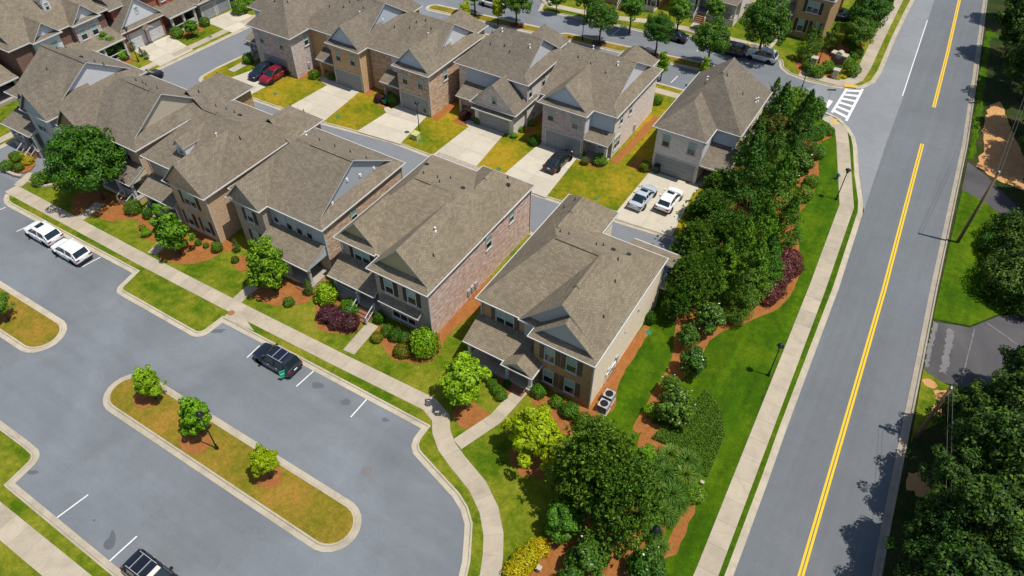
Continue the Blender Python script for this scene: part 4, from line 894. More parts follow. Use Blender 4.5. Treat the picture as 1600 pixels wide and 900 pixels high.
h = House('brick_house', 'tan brick house with hip roof, small dormer and dark shuttered front gable', (-59.5, 40))
h.wall(-64.6, 33.6, -54.25, 45.6, 0, 6.15, 'brick_taupe'); h.wall(-54.25, 31.95, -54.2, 45.6, 0, 6.15, 'brick_stone', 'side_wall'); h.wall(-59.4, 31.95, -54.25, 33.6, 0, 6.15, 'brick_stone'); h.wall(-58.2, 45.6, -53.9, 48.0, 0, 6.15, 'brick_brown', 'rear_wall')
h.roof(-65.0, 33.2, -53.9, 46.0, ZE, 9.7, 'u', 3.9, 2.2, vent=(0, .35)); h.roof(-59.75, 31.55, -53.89, 39.0, ZE, 9.2, 'v', 'g', 'o', 'brick_stone', .35, pent=False); h.roof(-58.4, 43.0, -53.6, 48.35, ZE+.01, 8.4, 'v', 'o', 2.3)
h.roof(-60.9, 34.6, -59.4, 38.5, 8.2, 9.0, 'v', 'g', 'o', 'sid_white', .15, pent=False, gut=False); h.wall(-60.8, 34.85, -59.5, 36.2, 6.4, 8.1, 'sid_white', 'dormer_wall'); h.win('f', -60.15, 34.85, 7.65, .5, .7, sill=False)
h.win('f', -56.9, 31.95, 4.6, .85, 1.5, 2, 'shutter')
for u in (-58.1, -55.7): h.win('f', u, 31.95, 1.7, .85, 1.6, 1, 'shutter')
h.win('f', -61.8, 33.6, 4.6, .8, 1.5, 2); h.shed(-64.9, 31.3, -59.42, 33.6, 2.95, 3.9, cheek='sid_grey'); h.porch(-64.6, 31.5, -59.4, 33.6, .7, 2.8, (-64.4, -61.8, -59.7), 'trim_grey', 'brick_stone'); h.door('f', -61.0, 33.6, .77, mat='trim_dark'); h.steps(-63.9, -62.5, 31.5, .7, 3, .32)
h.pipes([(-57.0, 37.2, 'w'), (-55.4, 38.6, 'd'), (-62, 41.5, 'd'), (-60.8, 41.8, 'd'), (-59.6, 41.8, 'd'), (-58.6, 41.6, 'b'), (-56.9, 47.0, 'd'), (-55.2, 47.2, 'd')])
h.spout(-54.14, 31.9, 6.1); h.spout(-64.66, 33.5, 6.1)

h = House('brick_house', 'brick house with tan sided right gable half hidden by the big round tree', (-72, 40))
h.wall(-77.2, 33.8, -66.55, 44.4, 0, 6.15, 'brick_stone'); h.wall(-66.55, 33.75, -66.5, 44.4, 0, 6.15, 'brick_stone', 'side_wall'); h.wall(-77.0, 32.6, -73.0, 33.8, 0, 6.15, 'brick_brown'); h.wall(-70.2, 44.4, -65.9, 49.2, 0, 5.9, 'brick_brown', 'rear_wall')
h.roof(-77.6, 33.4, -66.1, 44.7, ZE, 9.8, 'u', 3.9, 'g', 'sid_tan', 1.35, vent=(.2, .75)); h.roof(-77.5, 32.2, -72.7, 38.0, ZE, 8.8, 'v', 'g', 'o', 'brick_brown', .35, pent=False); h.roof(-70.5, 42.5, -65.5, 49.6, 6.0, 8.2, 'v', 'o', 2.4)
h.win('f', -69.0, 33.8, 4.7, .8, 1.5, 2); h.win('f', -75.0, 32.6, 4.6, .85, 1.5, 1, 'shutter'); h.win('f', -75.0, 32.6, 1.7, .85, 1.5, 1, 'shutter')
h.shed(-72.6, 31.4, -66.3, 33.8, 2.95, 4.0, cheek='sid_tan'); h.porch(-72.4, 31.6, -66.6, 33.8, .6, 2.8, (-72.1, -69.4, -66.9), 'trim', 'brick_stone', [(-69.2, -67.1)]); h.door('f', -70.8, 33.8, .67, mat='trim_dark'); h.steps(-68.4, -67.0, 31.6, .6, 3, .3)
h.pipes([(-72.6, 40.0, 'd'), (-71.8, 40.2, 'd'), (-70.8, 39.9, 'd'), (-69.6, 40.3, 'd'), (-67.4, 43.6, 'd'), (-68.6, 47.4, 'd')]); h.spout(-66.44, 33.7, 6.1)
b = MB(); b.box(-67.62, 40.6, 7.3, -67.46, 40.85, 7.6); h.part('gable_vent', b, M['pvc'])

h = House('sided_house', 'blue-grey sided house with wide gable and railed porch beyond the big round tree', (-84, 39))
h.wall(-88.2, 33.9, -79.25, 44.6, 0, 6.15, 'sid_grey'); h.wall(-79.25, 33.85, -79.2, 44.6, 0, 6.15, 'sid_blue', 'side_wall'); h.wall(-83.4, 32.4, -79.25, 33.9, 0, 6.15, 'sid_grey')
h.roof(-88.7, 33.3, -78.7, 45.0, ZE, 9.8, 'u', 'g', 'g', 'sid_white', 1.35, vent=(0, 1)); h.roof(-83.8, 32.0, -78.9, 38.5, ZE, 8.9, 'v', 'g', 'o', 'sid_grey', .35, pent=False); h.roof(-85.6, 33.0, -83.7, 36.0, 6.4, 7.5, 'v', 'g', 'o', 'sid_grey', .3, pent=False, gut=False)
h.win('f', -81.6, 32.4, 4.6, .8, 1.5, 2); h.win('f', -86.4, 33.9, 4.7, .75, 1.4, 2); h.win('f', -84.4, 33.9, 4.7, .6, 1.2); h.win('f', -81.4, 32.4, 1.8, .8, 1.5, 2)
h.shed(-88.6, 31.2, -83.2, 33.9, 3.2, 4.1, cheek='sid_grey'); h.porch(-88.3, 31.4, -83.4, 33.9, .9, 3.05, (-88.1, -85.8, -83.6), 'trim', 'brick_taupe', [(-87.9, -86.0)], .3); h.door('f', -84.6, 33.9, .97); h.steps(-85.4, -84.0, 31.4, .9, 4, .32)
h.pipes([(-84.5, 37.0, 'd'), (-82.4, 40.2, 'b'), (-80.6, 40.6, 'd'), (-79.8, 41.0, 'd'), (-86.0, 39.8, 'd')]); h.spout(-79.14, 33.8, 6.1)

# --- back row: garages towards the alley ---------------------------------------------------------
def back_house(label, org, du, dv, wallm, sidem, sid, gab, name='brick_house', blue='sid_blue'):
    """two-storey, ridge along the row, gabled garage wing at the right front, porch at the left"""
    h = House(name, label, (org[0], org[1])); x, y = du, dv
    h.wall(x-11.0, y+2.4, x-.35, y+12.2, 0, 5.95, wallm); h.wall(x-.35, y+.45, x-.3, y+12.2, 0, 5.95, sidem, 'side_wall'); h.wall(x-5.1, y+.45, x-.35, y+2.4, 0, 5.95, wallm, 'garage_wall')
    h.wall(x-7.4, y+2.3, x-5.1, y+2.4, 3.4, 5.95, blue, 'upper_wall')
    h.roof(x-11.4, y+1.95, x, y+12.6, 6.0, 9.5, 'u', 3.6, 'g', sid, 1.25); h.roof(x-5.45, y, x+.01, y+6.5, 6.0, 8.75, 'v', 'g', 'o', gab, .6)
    h.roof(x-6.2, y+8, x-1.2, y+15.2, 6.05, 8.6, 'v', 'o', 2.5); h.wall(x-5.9, y+12.2, x-1.5, y+14.8, 0, 5.95, wallm, 'rear_wall')
    for u in (x-3.95, x-1.55): h.win('f', u, y+.45, 4.35, .75, 1.3)
    h.garage('f', x-2.75, y+.45, 4.3)
    h.shed(x-8.3, y+.5, x-5.12, y+2.4, 2.75, 3.6, cheek='sid_grey'); b = MB(); b.box(x-7.95, y+.75, ZG, x-7.65, y+1.05, 2.5); b.box(x-8.05, y+.65, 0, x-7.55, y+1.15, .5); h.part('column', b, M[wallm])
    b = MB(); b.box(x-8.0, y+.8, 0, x-5.1, y+2.4, ZG+.08); h.part('porch_floor', b, M['porch_floor']); h.door('f', x-6.2, y+2.4, ZG+.1)
    h.win('r', y+3.9, x-.3, 4.4, .7, 1.3); h.win('r', y+7.4, x-.3, 3.2, .75, 1.2, grid=True)
    h.pipes([(x-6.5, y+5.4, 'd'), (x-4.9, y+6.7, 'd'), (x-3.6, y+6.0, 'd'), (x-3.0, y+4.6, 'w'), (x-8.6, y+5, 'd'), (x-6.0, y+6.2, 'd')])
    h.spout(x-.24, y+.4, 5.9); h.meter('r', y+6.0, x-.25, 1.2); h.meter('r', y+4.6, x-.25, 1.0)
    b = MB(); b.box(x-1.35, y+6.7, 7.2, x-1.2, y+6.95, 7.5); h.part('gable_vent', b, M['pvc'])
    return h
h = back_house('golden tan brick house with grey garage door and pale front gable', (-66, 68), -60.5, 62.3, 'brick_tan', 'brick_tan', 'sid_blue', 'sid_blue')
h = back_house('mixed brown brick house with pale blue side gable and lamp post before it', (-55, 68), -49.6, 62.2, 'brick_mixed', 'brick_mixed', 'sid_white', 'sid_blue'); h.win('r', 72.6, -49.9, 3.2, .7, 1.1, grid=True)
# house with the low garage gable
h = House('brick_house', 'whitewashed house with low single-storey garage gable and blue-grey upper walls', (-43.5, 70))
h.wall(-48.6, 67.3, -38.75, 76.5, 0, 5.95, 'brick_whitewash'); h.wall(-38.75, 67.25, -38.7, 76.5, 0, 5.95, 'brick_pale', 'side_wall'); h.wall(-44.5, 64.5, -38.9, 67.3, 0, 3.3, 'brick_pale', 'garage_wall'); h.wall(-47.4, 67.2, -40.0, 67.3, 3.3, 5.95, 'sid_blue', 'upper_wall')
h.roof(-49.0, 66.85, -38.35, 76.9, 6.0, 9.5, 'u', 3.6, 'g', 'sid_white', 1.25); h.roof(-44.9, 64.1, -38.4, 69.5, 3.3, 6.4, 'v', 'g', 'o', 'brick_whitewash', .35, pent=False)
h.roof(-44.6, 72.5, -39.6, 79.6, 6.05, 8.6, 'v', 'o', 2.5); h.wall(-44.3, 76.5, -39.9, 79.2, 0, 5.95, 'brick_whitewash', 'rear_wall'); h.win('f', -41.6, 64.45, 4.2, .5, .9); h.garage('f', -41.7, 64.5, 4.4); h.shed(-44.6, 63.9, -38.8, 64.5, 2.65, 3.0, cheek=None); h.shed(-47.6, 64.9, -44.52, 67.3, 2.85, 3.8)
b = MB(); b.box(-47.3, 65.2, ZG, -47.0, 65.5, 2.6); h.part('column', b, M['trim_grey']); b = MB(); b.box(-47.4, 65.1, 0, -44.5, 67.3, ZG+.1); h.part('porch_floor', b, M['porch_floor']); h.door('f', -45.4, 67.3, ZG+.12)
h.win('r', 68.0, -38.7, 4.5, .65, 1.4); h.win('r', 71.2, -38.7, 4.5, .65, 1.4)
h.pipes([(-44.8, 71.4, 'w'), (-43.6, 70.0, 'd'), (-42.6, 69.6, 'd'), (-45.5, 69.8, 'd'), (-40.4, 70.6, 'w'), (-46, 71, 'd')]); h.spout(-38.64, 67.2, 5.9); h.meter('r', 68.8, -38.65, 1)
# garage wing at the left, porch at the right
h = House('brick_house', 'greyish pink brick house with porch right of its garage and dark sedan before it', (-30.8, 71))
h.wall(-35.3, 66.6, -26.85, 78.6, 0, 5.95, 'brick_grey'); h.wall(-26.85, 66.55, -26.8, 78.6, 0, 5.95, 'brick_whitewash', 'side_wall'); h.wall(-35.2, 64.9, -29.7, 66.6, 0, 5.95, 'brick_grey', 'garage_wall'); h.wall(-29.7, 66.5, -26.85, 66.6, 3.3, 5.95, 'sid_blue', 'upper_wall'); h.wall(-29.7, 65.0, -29.65, 66.5, 3.3, 5.95, 'sid_white', 'wing_wall')
h.roof(-36.4, 66.15, -26.4, 79.0, 6.0, 9.6, 'u', 'o', 'g', 'sid_white', 1.3); h.roof(-35.6, 64.45, -29.35, 71.0, 6.0, 8.7, 'v', 'g', 'o', 'sid_blue', .7); h.roof(-32.4, 74.0, -27.7, 80.8, 6.05, 8.4, 'v', 'o', 2.3); h.wall(-32.1, 78.6, -28.0, 80.4, 0, 5.95, 'brick_whitewash', 'rear_wall')
h.win('f', -34.1, 64.9, 4.4, .75, 1.25); h.win('f', -30.9, 64.9, 4.4, .75, 1.25); h.garage('f', -32.3, 64.9, 4.6); h.shed(-29.6, 64.7, -26.5, 66.6, 2.95, 3.7); b = MB(); b.box(-27.0, 64.95, ZG, -26.7, 65.25, 2.7); h.part('column', b, M['brick_whitewash'])
b = MB(); b.box(-29.6, 64.9, 0, -26.8, 66.6, ZG+.1); h.part('porch_floor', b, M['porch_floor']); h.door('f', -28.2, 66.6, ZG+.12)
for v in (68.5, 71.0): h.win('r', v, -26.8, 4.5, .6, 1.3)
h.win('r', 67.9, -26.8, 1.7, .7, 1.5, 2); h.pipes([(-33.2, 73.0, 'w'), (-34.2, 71.2, 'd'), (-32.4, 70.9, 'd'), (-30.2, 70.4, 'd'), (-29.3, 71.6, 'w')]); h.spout(-26.74, 66.5, 5.9); h.meter('r', 73, -26.75, 1)
# hip-roofed end house
h = House('brick_house', 'pale grey brick house with pyramid hip roof beside the evergreen belt', (-18, 74))
h.wall(-21.9, 70.4, -13.85, 80.4, 0, 5.95, 'brick_pale'); h.wall(-21.9, 67.2, -16.5, 70.4, 0, 5.95, 'brick_pale', 'garage_wall'); h.wall(-16.5, 67.3, -16.45, 70.4, 3.2, 5.95, 'sid_white', 'wing_wall'); h.wall(-16.45, 70.3, -13.85, 70.4, 3.2, 5.95, 'sid_blue', 'upper_wall'); h.wall(-13.85, 70.3, -13.8, 80.4, 0, 5.95, 'brick_cream', 'side_wall')
h.roof(-22.3, 69.9, -13.4, 80.8, 6.0, 10.6, 'v', 3.6, 3.4, vent=(0, 1)); h.roof(-22.29, 66.75, -16.15, 75.0, 6.01, 8.6, 'v', 3.0, 'o')
h.win('f', -20.7, 67.2, 4.4, .8, 1.3); h.win('f', -17.7, 67.2, 4.4, .8, 1.3); h.garage('f', -19.2, 67.2, 4.8); h.shed(-16.4, 67.0, -13.3, 70.3, 2.9, 4.1); b = MB(); b.box(-13.9, 67.3, ZG, -13.6, 67.6, 2.7); h.part('column', b, M['brick_pale'])
b = MB(); b.box(-16.4, 67.2, 0, -13.6, 70.3, ZG+.08); h.part('porch_floor', b, M['porch_floor']); h.door('f', -15.2, 70.3, ZG+.1); h.pipes([(-19.5, 74.2, 'w'), (-19.2, 72.6, 'd'), (-17.4, 74.0, 'd'), (-15.4, 74.8, 'd'), (-14.1, 76.4, 'w'), (-14.0, 76.9, 'w')]); h.win('r', 74, -13.8, 4.4, .7, 1.3)
# last of the back row: hip roof, two cars before it
h = House('brick_house', 'grey tumbled brick house with hipped corner roof behind the red car', (-75.5, 67))
h.wall(-77.6, 60.9, -70.85, 72, 0, 5.95, 'brick_grey'); h.wall(-70.85, 60.85, -70.8, 72, 0, 5.95, 'brick_grey', 'side_wall')
h.roof(-78.2, 60.5, -70.4, 73, 6.0, 9.6, 'v', 3.9, 3.9); h.roof(-82.0, 64.5, -72.0, 73.5, 6.02, 9.5, 'u', 4, 4)
h.wall(-81.4, 65, -77.6, 73, 0, 5.95, 'sid_blue', 'upper_wall'); h.win('f', -76.2, 60.9, 4.4, .75, 1.3); h.win('f', -72.6, 60.9, 4.4, .75, 1.3); h.garage('f', -74.4, 60.9, 4.4); h.win('r', 63.6, -70.8, 4.5, .7, 1.3); h.win('r', 66.6, -70.8, 3.3, .75, 1.1, grid=True)
h.shed(-80.8, 61.6, -77.62, 65, 2.8, 3.7); b = MB(); b.box(-80.5, 62, ZG, -80.2, 62.3, 2.6); h.part('column', b, M['brick_grey']); h.pipes([(-77, 64, 'd'), (-76, 65.5, 'd'), (-75, 63.5, 'd'), (-73.4, 64.2, 'd'), (-77.4, 66.6, 'd')]); h.meter('r', 63.2, -70.75, 1.1); h.spout(-70.74, 60.8, 5.9)

# --- houses across the side street, facing it ---------------------------------------------------
h = House('brick_house', 'dark brick house with three front gables and white arched roof dormer', (-103, 47))
h.wall(-109, 39.8, -97.6, 53.0, 0, 6.15, 'brick_dark'); h.wall(-97.6, 42.4, -96.9, 45.8, 0, 6.15, 'sid_white', 'bay_wall'); h.wall(-97.6, 48.0, -96.9, 51.6, 3.2, 6.15, 'brick_grey', 'bay_wall')
h.roof(-110, 39.2, -97.2, 53.5, ZE, 10.6, 'v', 'g', 'g', 'sid_grey', 1.0); h.roof(-103, 42.1, -96.5, 46.1, ZE, 8.2, 'u', 'o', 'g', 'sid_white', .5); h.roof(-103, 47.7, -96.5, 51.9, ZE, 8.4, 'u', 'o', 'g', 'sid_white', .5)
for v in (43.3, 44.8): h.win('r', v, -96.9, 4.5, .7, 1.4)
for v in (48.9, 50.6): h.win('r', v, -96.9, 4.6, .8, 1.4, 1, None)
h.roof(-102.5, 46.6, -99.6, 47.9, 9.1, 9.8, 'u', 'o', 'g', 'sid_white', .1, pent=False, gut=False); h.wall(-102, 46.75, -99.7, 47.75, 7.2, 9.0, 'sid_white', 'dormer_wall'); h.win('r', 47.25, -99.7, 8.35, .4, .9, sill=False)
h.shed(-97.6, 46.2, -94.6, 53.0, 3.0, 3.9, 'r')
for v in (46.5, 49.6, 52.7):
    b = MB(); b.box(-95.0, v-.13, 0, -94.74, v+.13, 2.85); h.part('column', b, M['trim'])
b = MB(); b.box(-97.6, 46.2, 0, -94.7, 53, .5); h.part('porch_floor', b, M['porch_floor'])
b = MB()
for v0, v1 in ((46.6, 48.2), (49.7, 52.6)):
    b.box(-94.9, v0, 1.3, -94.82, v1, 1.38); b.box(-94.9, v0, .7, -94.82, v1, .76)
h.part('railing', b, M['trim'])
h = House('brick_house', 'red brick house with pale front gable over two white garage doors', (-101, 58))
h.wall(-108, 54.0, -97.5, 64.8, 0, 5.8, 'brick_red'); h.wall(-97.5, 53.6, -96.0, 60.2, 0, 3.3, 'brick_red', 'garage_wall')
h.roof(-108.5, 53.6, -97.1, 65.2, 5.9, 9.4, 'v', 'g', 'g', 'sid_grey', .8); h.roof(-102.5, 53.1, -95.5, 60.7, 3.2, 6.9, 'u', 'o', 'g', 'sid_white', .6)
for v in (55.4, 58.4): h.garage('r', v, -96.0, 2.5, 2.2, 'garage_white')
h.win('r', 56.9, -96.12, 5.0, .45, .8, 1, None, sill=False); h.roof(-98.5, 56.3, -94.6, 57.6, 2.75, 3.1, 'u', 'o', 'g', 'sid_white', .2, pent=False, gut=False)
h.wall(-97.5, 61.2, -97.0, 64.0, 3.4, 5.8, 'brick_red', 'bay_wall')
for v in (61.9, 63.4): h.win('r', v, -97.0, 4.9, .6, 1.2)
h.shed(-97.5, 60.3, -94.4, 65.3, 2.9, 3.8, 'r'); b = MB(); b.box(-97.5, 60.3, 0, -94.5, 65.0, .4); h.part('porch_floor', b, M['porch_floor'])
for v in (60.8, 62.8, 64.8):
    b = MB(); b.box(-94.9, v-.15, 0, -94.6, v+.15, 2.75); h.part('column', b, M['trim'])
b = MB(); b.box(-94.8, 60.9, 1.2, -94.7, 64.7, 1.3); b.box(-94.8, 62.9, .6, -94.7, 64.7, 1.2); h.part('railing', b, M['trim'])
h = House('brick_house', 'taupe brick house with stone arched garage gable beyond the red brick house', (-100, 70))
h.wall(-106, 66.0, -96.5, 76, 0, 5.8, 'brick_taupe'); h.wall(-96.5, 65.8, -94.6, 71.4, 0, 3.2, 'brick_taupe', 'garage_wall'); h.roof(-106.5, 65.6, -96.1, 76.5, 5.9, 9.4, 'v', 'g', 'g', 'sid_grey', .8); h.roof(-101, 65.3, -94.1, 71.9, 3.1, 6.0, 'u', 'o', 'g', 'brick_stone', .5)
for v in (67.2, 70.0): h.garage('r', v, -94.6, 2.3, 2.1)
h.shed(-96.5, 71.5, -93.6, 76, 2.9, 3.7, 'r')
for v in (71.9, 75.6):
    b = MB(); b.box(-94.1, v-.15, 0, -93.8, v+.15, 2.75); h.part('column', b, M['trim'])
h = House('brick_house', 'taupe house past the stone arched one at the end of the side street', (-100, 84))
h.wall(-106, 79.0, -94.5, 89, 0, 5.8, 'brick_grey'); h.roof(-106.5, 78.6, -94.1, 89.5, 5.9, 9.4, 'v', 'g', 'g', 'sid_grey', .8); h.garage('r', 82, -94.5, 4.6); h.win('r', 86.5, -94.5, 4.3, .8, 1.4, 2)
h = House('brick_house', 'dark house with covered porch at the corner beyond the blue-grey house', (-106, 32))
h.wall(-112, 27.5, -101.5, 38.6, 0, 6.1, 'brick_dark'); h.roof(-112.5, 27, -101, 39, ZE, 9.8, 'v', 'g', 'g', 'sid_grey', .9); h.shed(-101.5, 33.5, -97.6, 39.0, 2.8, 3.9, 'r')
for v in (33.8, 38.6):
    b = MB(); b.box(-98.2, v-.14, 0, -97.9, v+.14, 2.6); h.part('column', b, M['trim_grey'])
b = MB(); b.box(-101.5, 33.6, 0, -97.8, 38.9, .5); h.part('porch_floor', b, M['porch_floor'])

# --- houses across the far street, facing it ------------------------------------------------------
def far_house(label, u0, u1, v0, wallm, gabm, gu0, gu1, door_u, sid='sid_grey', shm='shutter'):
    h = House('brick_house', label, ((u0+u1)/2, v0+6))
    h.wall(u0, v0+1.5, u1, v0+12, 0, 6.4, wallm); h.wall(gu0, v0, gu1, v0+1.5, 0, 6.4, gabm)
    h.roof(u0-.4, v0+1.0, u1+.4, v0+12.4, 6.45, 10.2, 'u', 'g', 'g', sid, .9); h.roof(gu0-.35, v0-.4, gu1+.35, v0+7, 6.45, 9.2, 'v', 'g', 'o', gabm, .35, pent=False)
    c = (gu0+gu1)/2; h.win('f', c, v0, 4.9, .8, 1.5, 2, shm); h.win('f', c-1.0, v0, 2.0, .8, 1.7, 1, shm); h.win('f', c+1.1, v0, 2.0, .8, 1.7, 1, shm)
    p0, p1 = (u0, gu0) if door_u < gu0 else (gu1, u1)
    h.shed(p0, v0-.7, p1, v0+1.5, 3.5, 4.3); h.porch(p0+.1, v0-.6, p1-.1, v0+1.5, 1.1, 3.35, (p0+.35, door_u-1.0, door_u+1.0, p1-.35), 'trim', wallm, [(p0+.5, door_u-1.1), (door_u+1.1, p1-.5)], .3); h.door('f', door_u, v0+1.5, 1.17); h.steps(door_u-.75, door_u+.75, v0-.6, 1.1, 5, .32)
    h.win('f', door_u, v0+1.5, 5.2, .7, 1.3); slab_walk('garden_walk', [(door_u, v0-2.1), (door_u, 103.9 if v0 > 105 else 100.8)], 1.3, 1.6, M['conc'], z=ZG+.03)
    return h
far_house('dark brown brick corner house with white windows behind the entrance planting', -21.5, -13.5, 109.0, 'brick_brown', 'brick_brown', -18.2, -13.5, -19.6)
far_house('pinkish brick house with white porch stairs across the far street', -35.6, -26.0, 107.6, 'brick_whitewash', 'brick_whitewash', -35.6, -33.0, -31.0, 'sid_white')
far_house('brick house with white stair rails shaded by street trees across the far street', -48.5, -38.2, 105.2, 'brick_brown', 'brick_whitewash', -40.8, -38.2, -42.6)
far_house('brick house with planted front at the far end of the far street', -62.5, -51.5, 105.4, 'brick_dark', 'brick_taupe', -55.2, -51.5, -58.0)

# ---------------------------------------------------------------- trees and planting
def quads_mesh(name, C, N, size, asp, mats, rng, fold=.0, mi=None):
    """many small leaf quads: centre C, normal N, half length size"""
    n = len(C); r = rng.normal(size=(n, 3)); T = np.cross(N, r); T /= np.linalg.norm(T, axis=1)[:, None]+1e-9
    B = np.cross(N, T); s = size[:, None]
    V = np.empty((n, 4, 3)); V[:, 0] = C-T*s; V[:, 1] = C-B*s*asp+N*s*fold; V[:, 2] = C+T*s; V[:, 3] = C+B*s*asp+N*s*fold
    return raw_quads(name, V, mats, mi)
def raw_quads(name, V, mats, mi=None):
    n = len(V); me = bpy.data.meshes.new(name)
    me.vertices.add(4*n); me.vertices.foreach_set('co', V.reshape(-1).astype(np.float32))
    me.loops.add(4*n); me.loops.foreach_set('vertex_index', np.arange(4*n, dtype=np.int32))
    me.polygons.add(n); me.polygons.foreach_set('loop_start', np.arange(0, 4*n, 4, dtype=np.int32)); me.polygons.foreach_set('loop_total', np.full(n, 4, dtype=np.int32))
    for m in (mats if isinstance(mats, list) else [mats]): me.materials.append(m)
    if mi is not None: me.polygons.foreach_set('material_index', mi.astype(np.int32))
    me.update(); me.validate(); return me
def unit(v): return v/(np.linalg.norm(v, axis=1)[:, None]+1e-9)
def sph(rng, n): return unit(rng.normal(size=(n, 3)))
def crown_round(name, seed, mat, rz=1.0, K=46, L=150, leaf=.06, cr=(.20, .34), taper=0.0, upw=.35, rough=1.0, inner=.45):
    """uneven crown of leaf clumps; unit horizontal radius, centred on the origin"""
    rng = np.random.default_rng(seed); d = sph(rng, K); d[:, 2] = np.where(d[:, 2] < -.55, -d[:, 2]*.5, d[:, 2])
    rad = rng.uniform(inner, .86, K)**.8*rng.uniform(1-.18*rough, 1+.10*rough, K)
    cc = d*rad[:, None]*np.array([1, 1, rz])
    if taper: # narrower towards the top
        f = 1-taper*np.clip((cc[:, 2]/rz+1)/2, 0, 1); cc[:, :2] *= f[:, None]
    Cs, Ns, Ss = [], [], []
    for k in range(K):
        r = rng.uniform(*cr); n = int(L*(r/np.mean(cr))**2); q = sph(rng, n)
        out = unit(cc[k:k+1]*np.array([1, 1, 1/rz])+np.array([0, 0, .25]))
        w = (q*out).sum(1); q = q[w > -.45]
        p = cc[k]+q*np.array([r, r, r*.78])*rng.uniform(.72, 1.08, len(q))[:, None]
        nn = unit(q*.8+out*.4+np.array([0, 0, upw])+rng.normal(size=q.shape)*.42)
        Cs.append(p); Ns.append(nn); Ss.append(rng.uniform(.65, 1.25, len(q))*leaf)
    n = int(K*L*.10); q = sph(rng, n)*rng.uniform(.15, .6, n)[:, None]*np.array([1, 1, rz]); Cs.append(q); Ns.append(sph(rng, n)); Ss.append(np.full(n, leaf*1.6))
    return quads_mesh(name, np.concatenate(Cs), np.concatenate(Ns), np.concatenate(Ss), .55, mat, rng, .22)
def crown_cone(name, seed, mat, H=2.6, n=9000, leaf=.055, lobes=9, top=.06, belly=.25):
    """feathery conifer: radius 1 at the belly, height H, base on z=0"""
    rng = np.random.default_rng(seed); nb = 230
    t = rng.uniform(0, 1, nb)**1.15; ph = rng.uniform(0, 2*PI, nb)
    prof = np.where(t < belly, .62+.38*(t/belly), 1-(1-top)*((t-belly)/(1-belly))**1.15)
    prof = prof*rng.uniform(.72, 1.1, nb)
    Cs, Ns, Ss = [], [], []; per = n//nb
    for k in range(nb):
        s = rng.uniform(.35, 1.0, per)**.6; R = prof[k]*s
        z = t[k]*H*.97+.12+(s-.6)*.26*rng.uniform(.3, 1)+rng.normal(size=per)*.045
        a = ph[k]+rng.normal(size=per)*.16/(.3+s)
        p = np.stack([R*np.cos(a), R*np.sin(a), z], 1); o = np.stack([np.cos(a), np.sin(a), np.full(per, .75)], 1)
        Cs.append(p); Ns.append(unit(o+rng.normal(size=p.shape)*.55)); Ss.append(rng.uniform(.6, 1.3, per)*leaf)
    return quads_mesh(name, np.concatenate(Cs), np.concatenate(Ns), np.concatenate(Ss), .38, mat, rng, .2)
def crown_pine(name, seed, mat, rz=1.15, K=80, tufts=9, blades=16, ln=.13):
    """pine: needle tufts on whorled branches"""
    rng = np.random.default_rng(seed); d = sph(rng, K); d[:, 2] = np.where(d[:, 2] < -.6, -d[:, 2], d[:, 2])
    cc = d*(rng.uniform(.45, .95, K)**.7)[:, None]*np.array([1, 1, rz]); f = 1-.35*np.clip((cc[:, 2]/rz+1)/2, 0, 1); cc[:, :2] *= f[:, None]
    V = []
    for k in range(K):
        for j in range(tufts):
            c = cc[k]+rng.normal(size=3)*np.array([.115, .115, .09]); ax = unit((cc[k]*[1, 1, .6]+np.array([0, 0, .55])+rng.normal(size=3)*.35)[None])[0]
            b = unit(sph(rng, blades)*.85+ax*.75); L = ln*rng.uniform(.7, 1.2, blades)[:, None]
            sd_ = np.cross(b, sph(rng, blades)); sd_ = unit(sd_)*ln*.16
            V.append(np.stack([c-sd_*.6+b*0, c+b*L*.55-sd_, c+b*L, c+b*L*.55+sd_], 1))
    return raw_quads(name, np.concatenate(V), mat)
def crown_box(name, seed, mat, n=2600, leaf=.075, rz=.9, lump=.07):
    """clipped or natural shrub, base on z=0, unit radius"""
    rng = np.random.default_rng(seed); q = sph(rng, n); q = q[q[:, 2] > -.75]
    ph = rng.uniform(0, 6, 6); r = 1+lump*(np.sin(3*q[:, 0]*2+ph[0])*np.sin(3*q[:, 1]*2+ph[1])+np.sin(5*q[:, 2]+ph[2]+3*q[:, 0]))
    p = q*(r*rng.uniform(.80, 1.03, len(q)))[:, None]*np.array([1, 1, rz]); p[:, 2] += rz*.78
    return quads_mesh(name, p, unit(q+rng.normal(size=q.shape)*.5+[0, 0, .2]), rng.uniform(.6, 1.3, len(q))*leaf, .6, mat, rng, .2)
def tuft_mesh(name, seed, mat, n=520, h=1.0, w=.017):
    rng = np.random.default_rng(seed); V = []
    a = rng.uniform(0, 2*PI, n); o = np.stack([np.cos(a), np.sin(a), np.zeros(n)], 1); sd_ = np.stack([-np.sin(a), np.cos(a), np.zeros(n)], 1)*w
    reach = rng.uniform(.25, 1.0, n)[:, None]; up = np.array([[0, 0, 1.0]]); hh = h*rng.uniform(.6, 1.1, n)[:, None]
    b0 = o*.1; p1 = o*reach*.35+up*hh*.75; p2 = o*reach*.75+up*hh*.95; p3 = o*reach+up*hh*.62
    for s0, s1, w0, w1 in ((b0, p1, 1, 1), (p1, p2, 1, .8), (p2, p3, .8, .1)): V.append(np.stack([s0-sd_*w0, s0+sd_*w0, s1+sd_*w1, s1-sd_*w1], 1))
    return raw_quads(name, np.concatenate(V), mat)
CR = {}
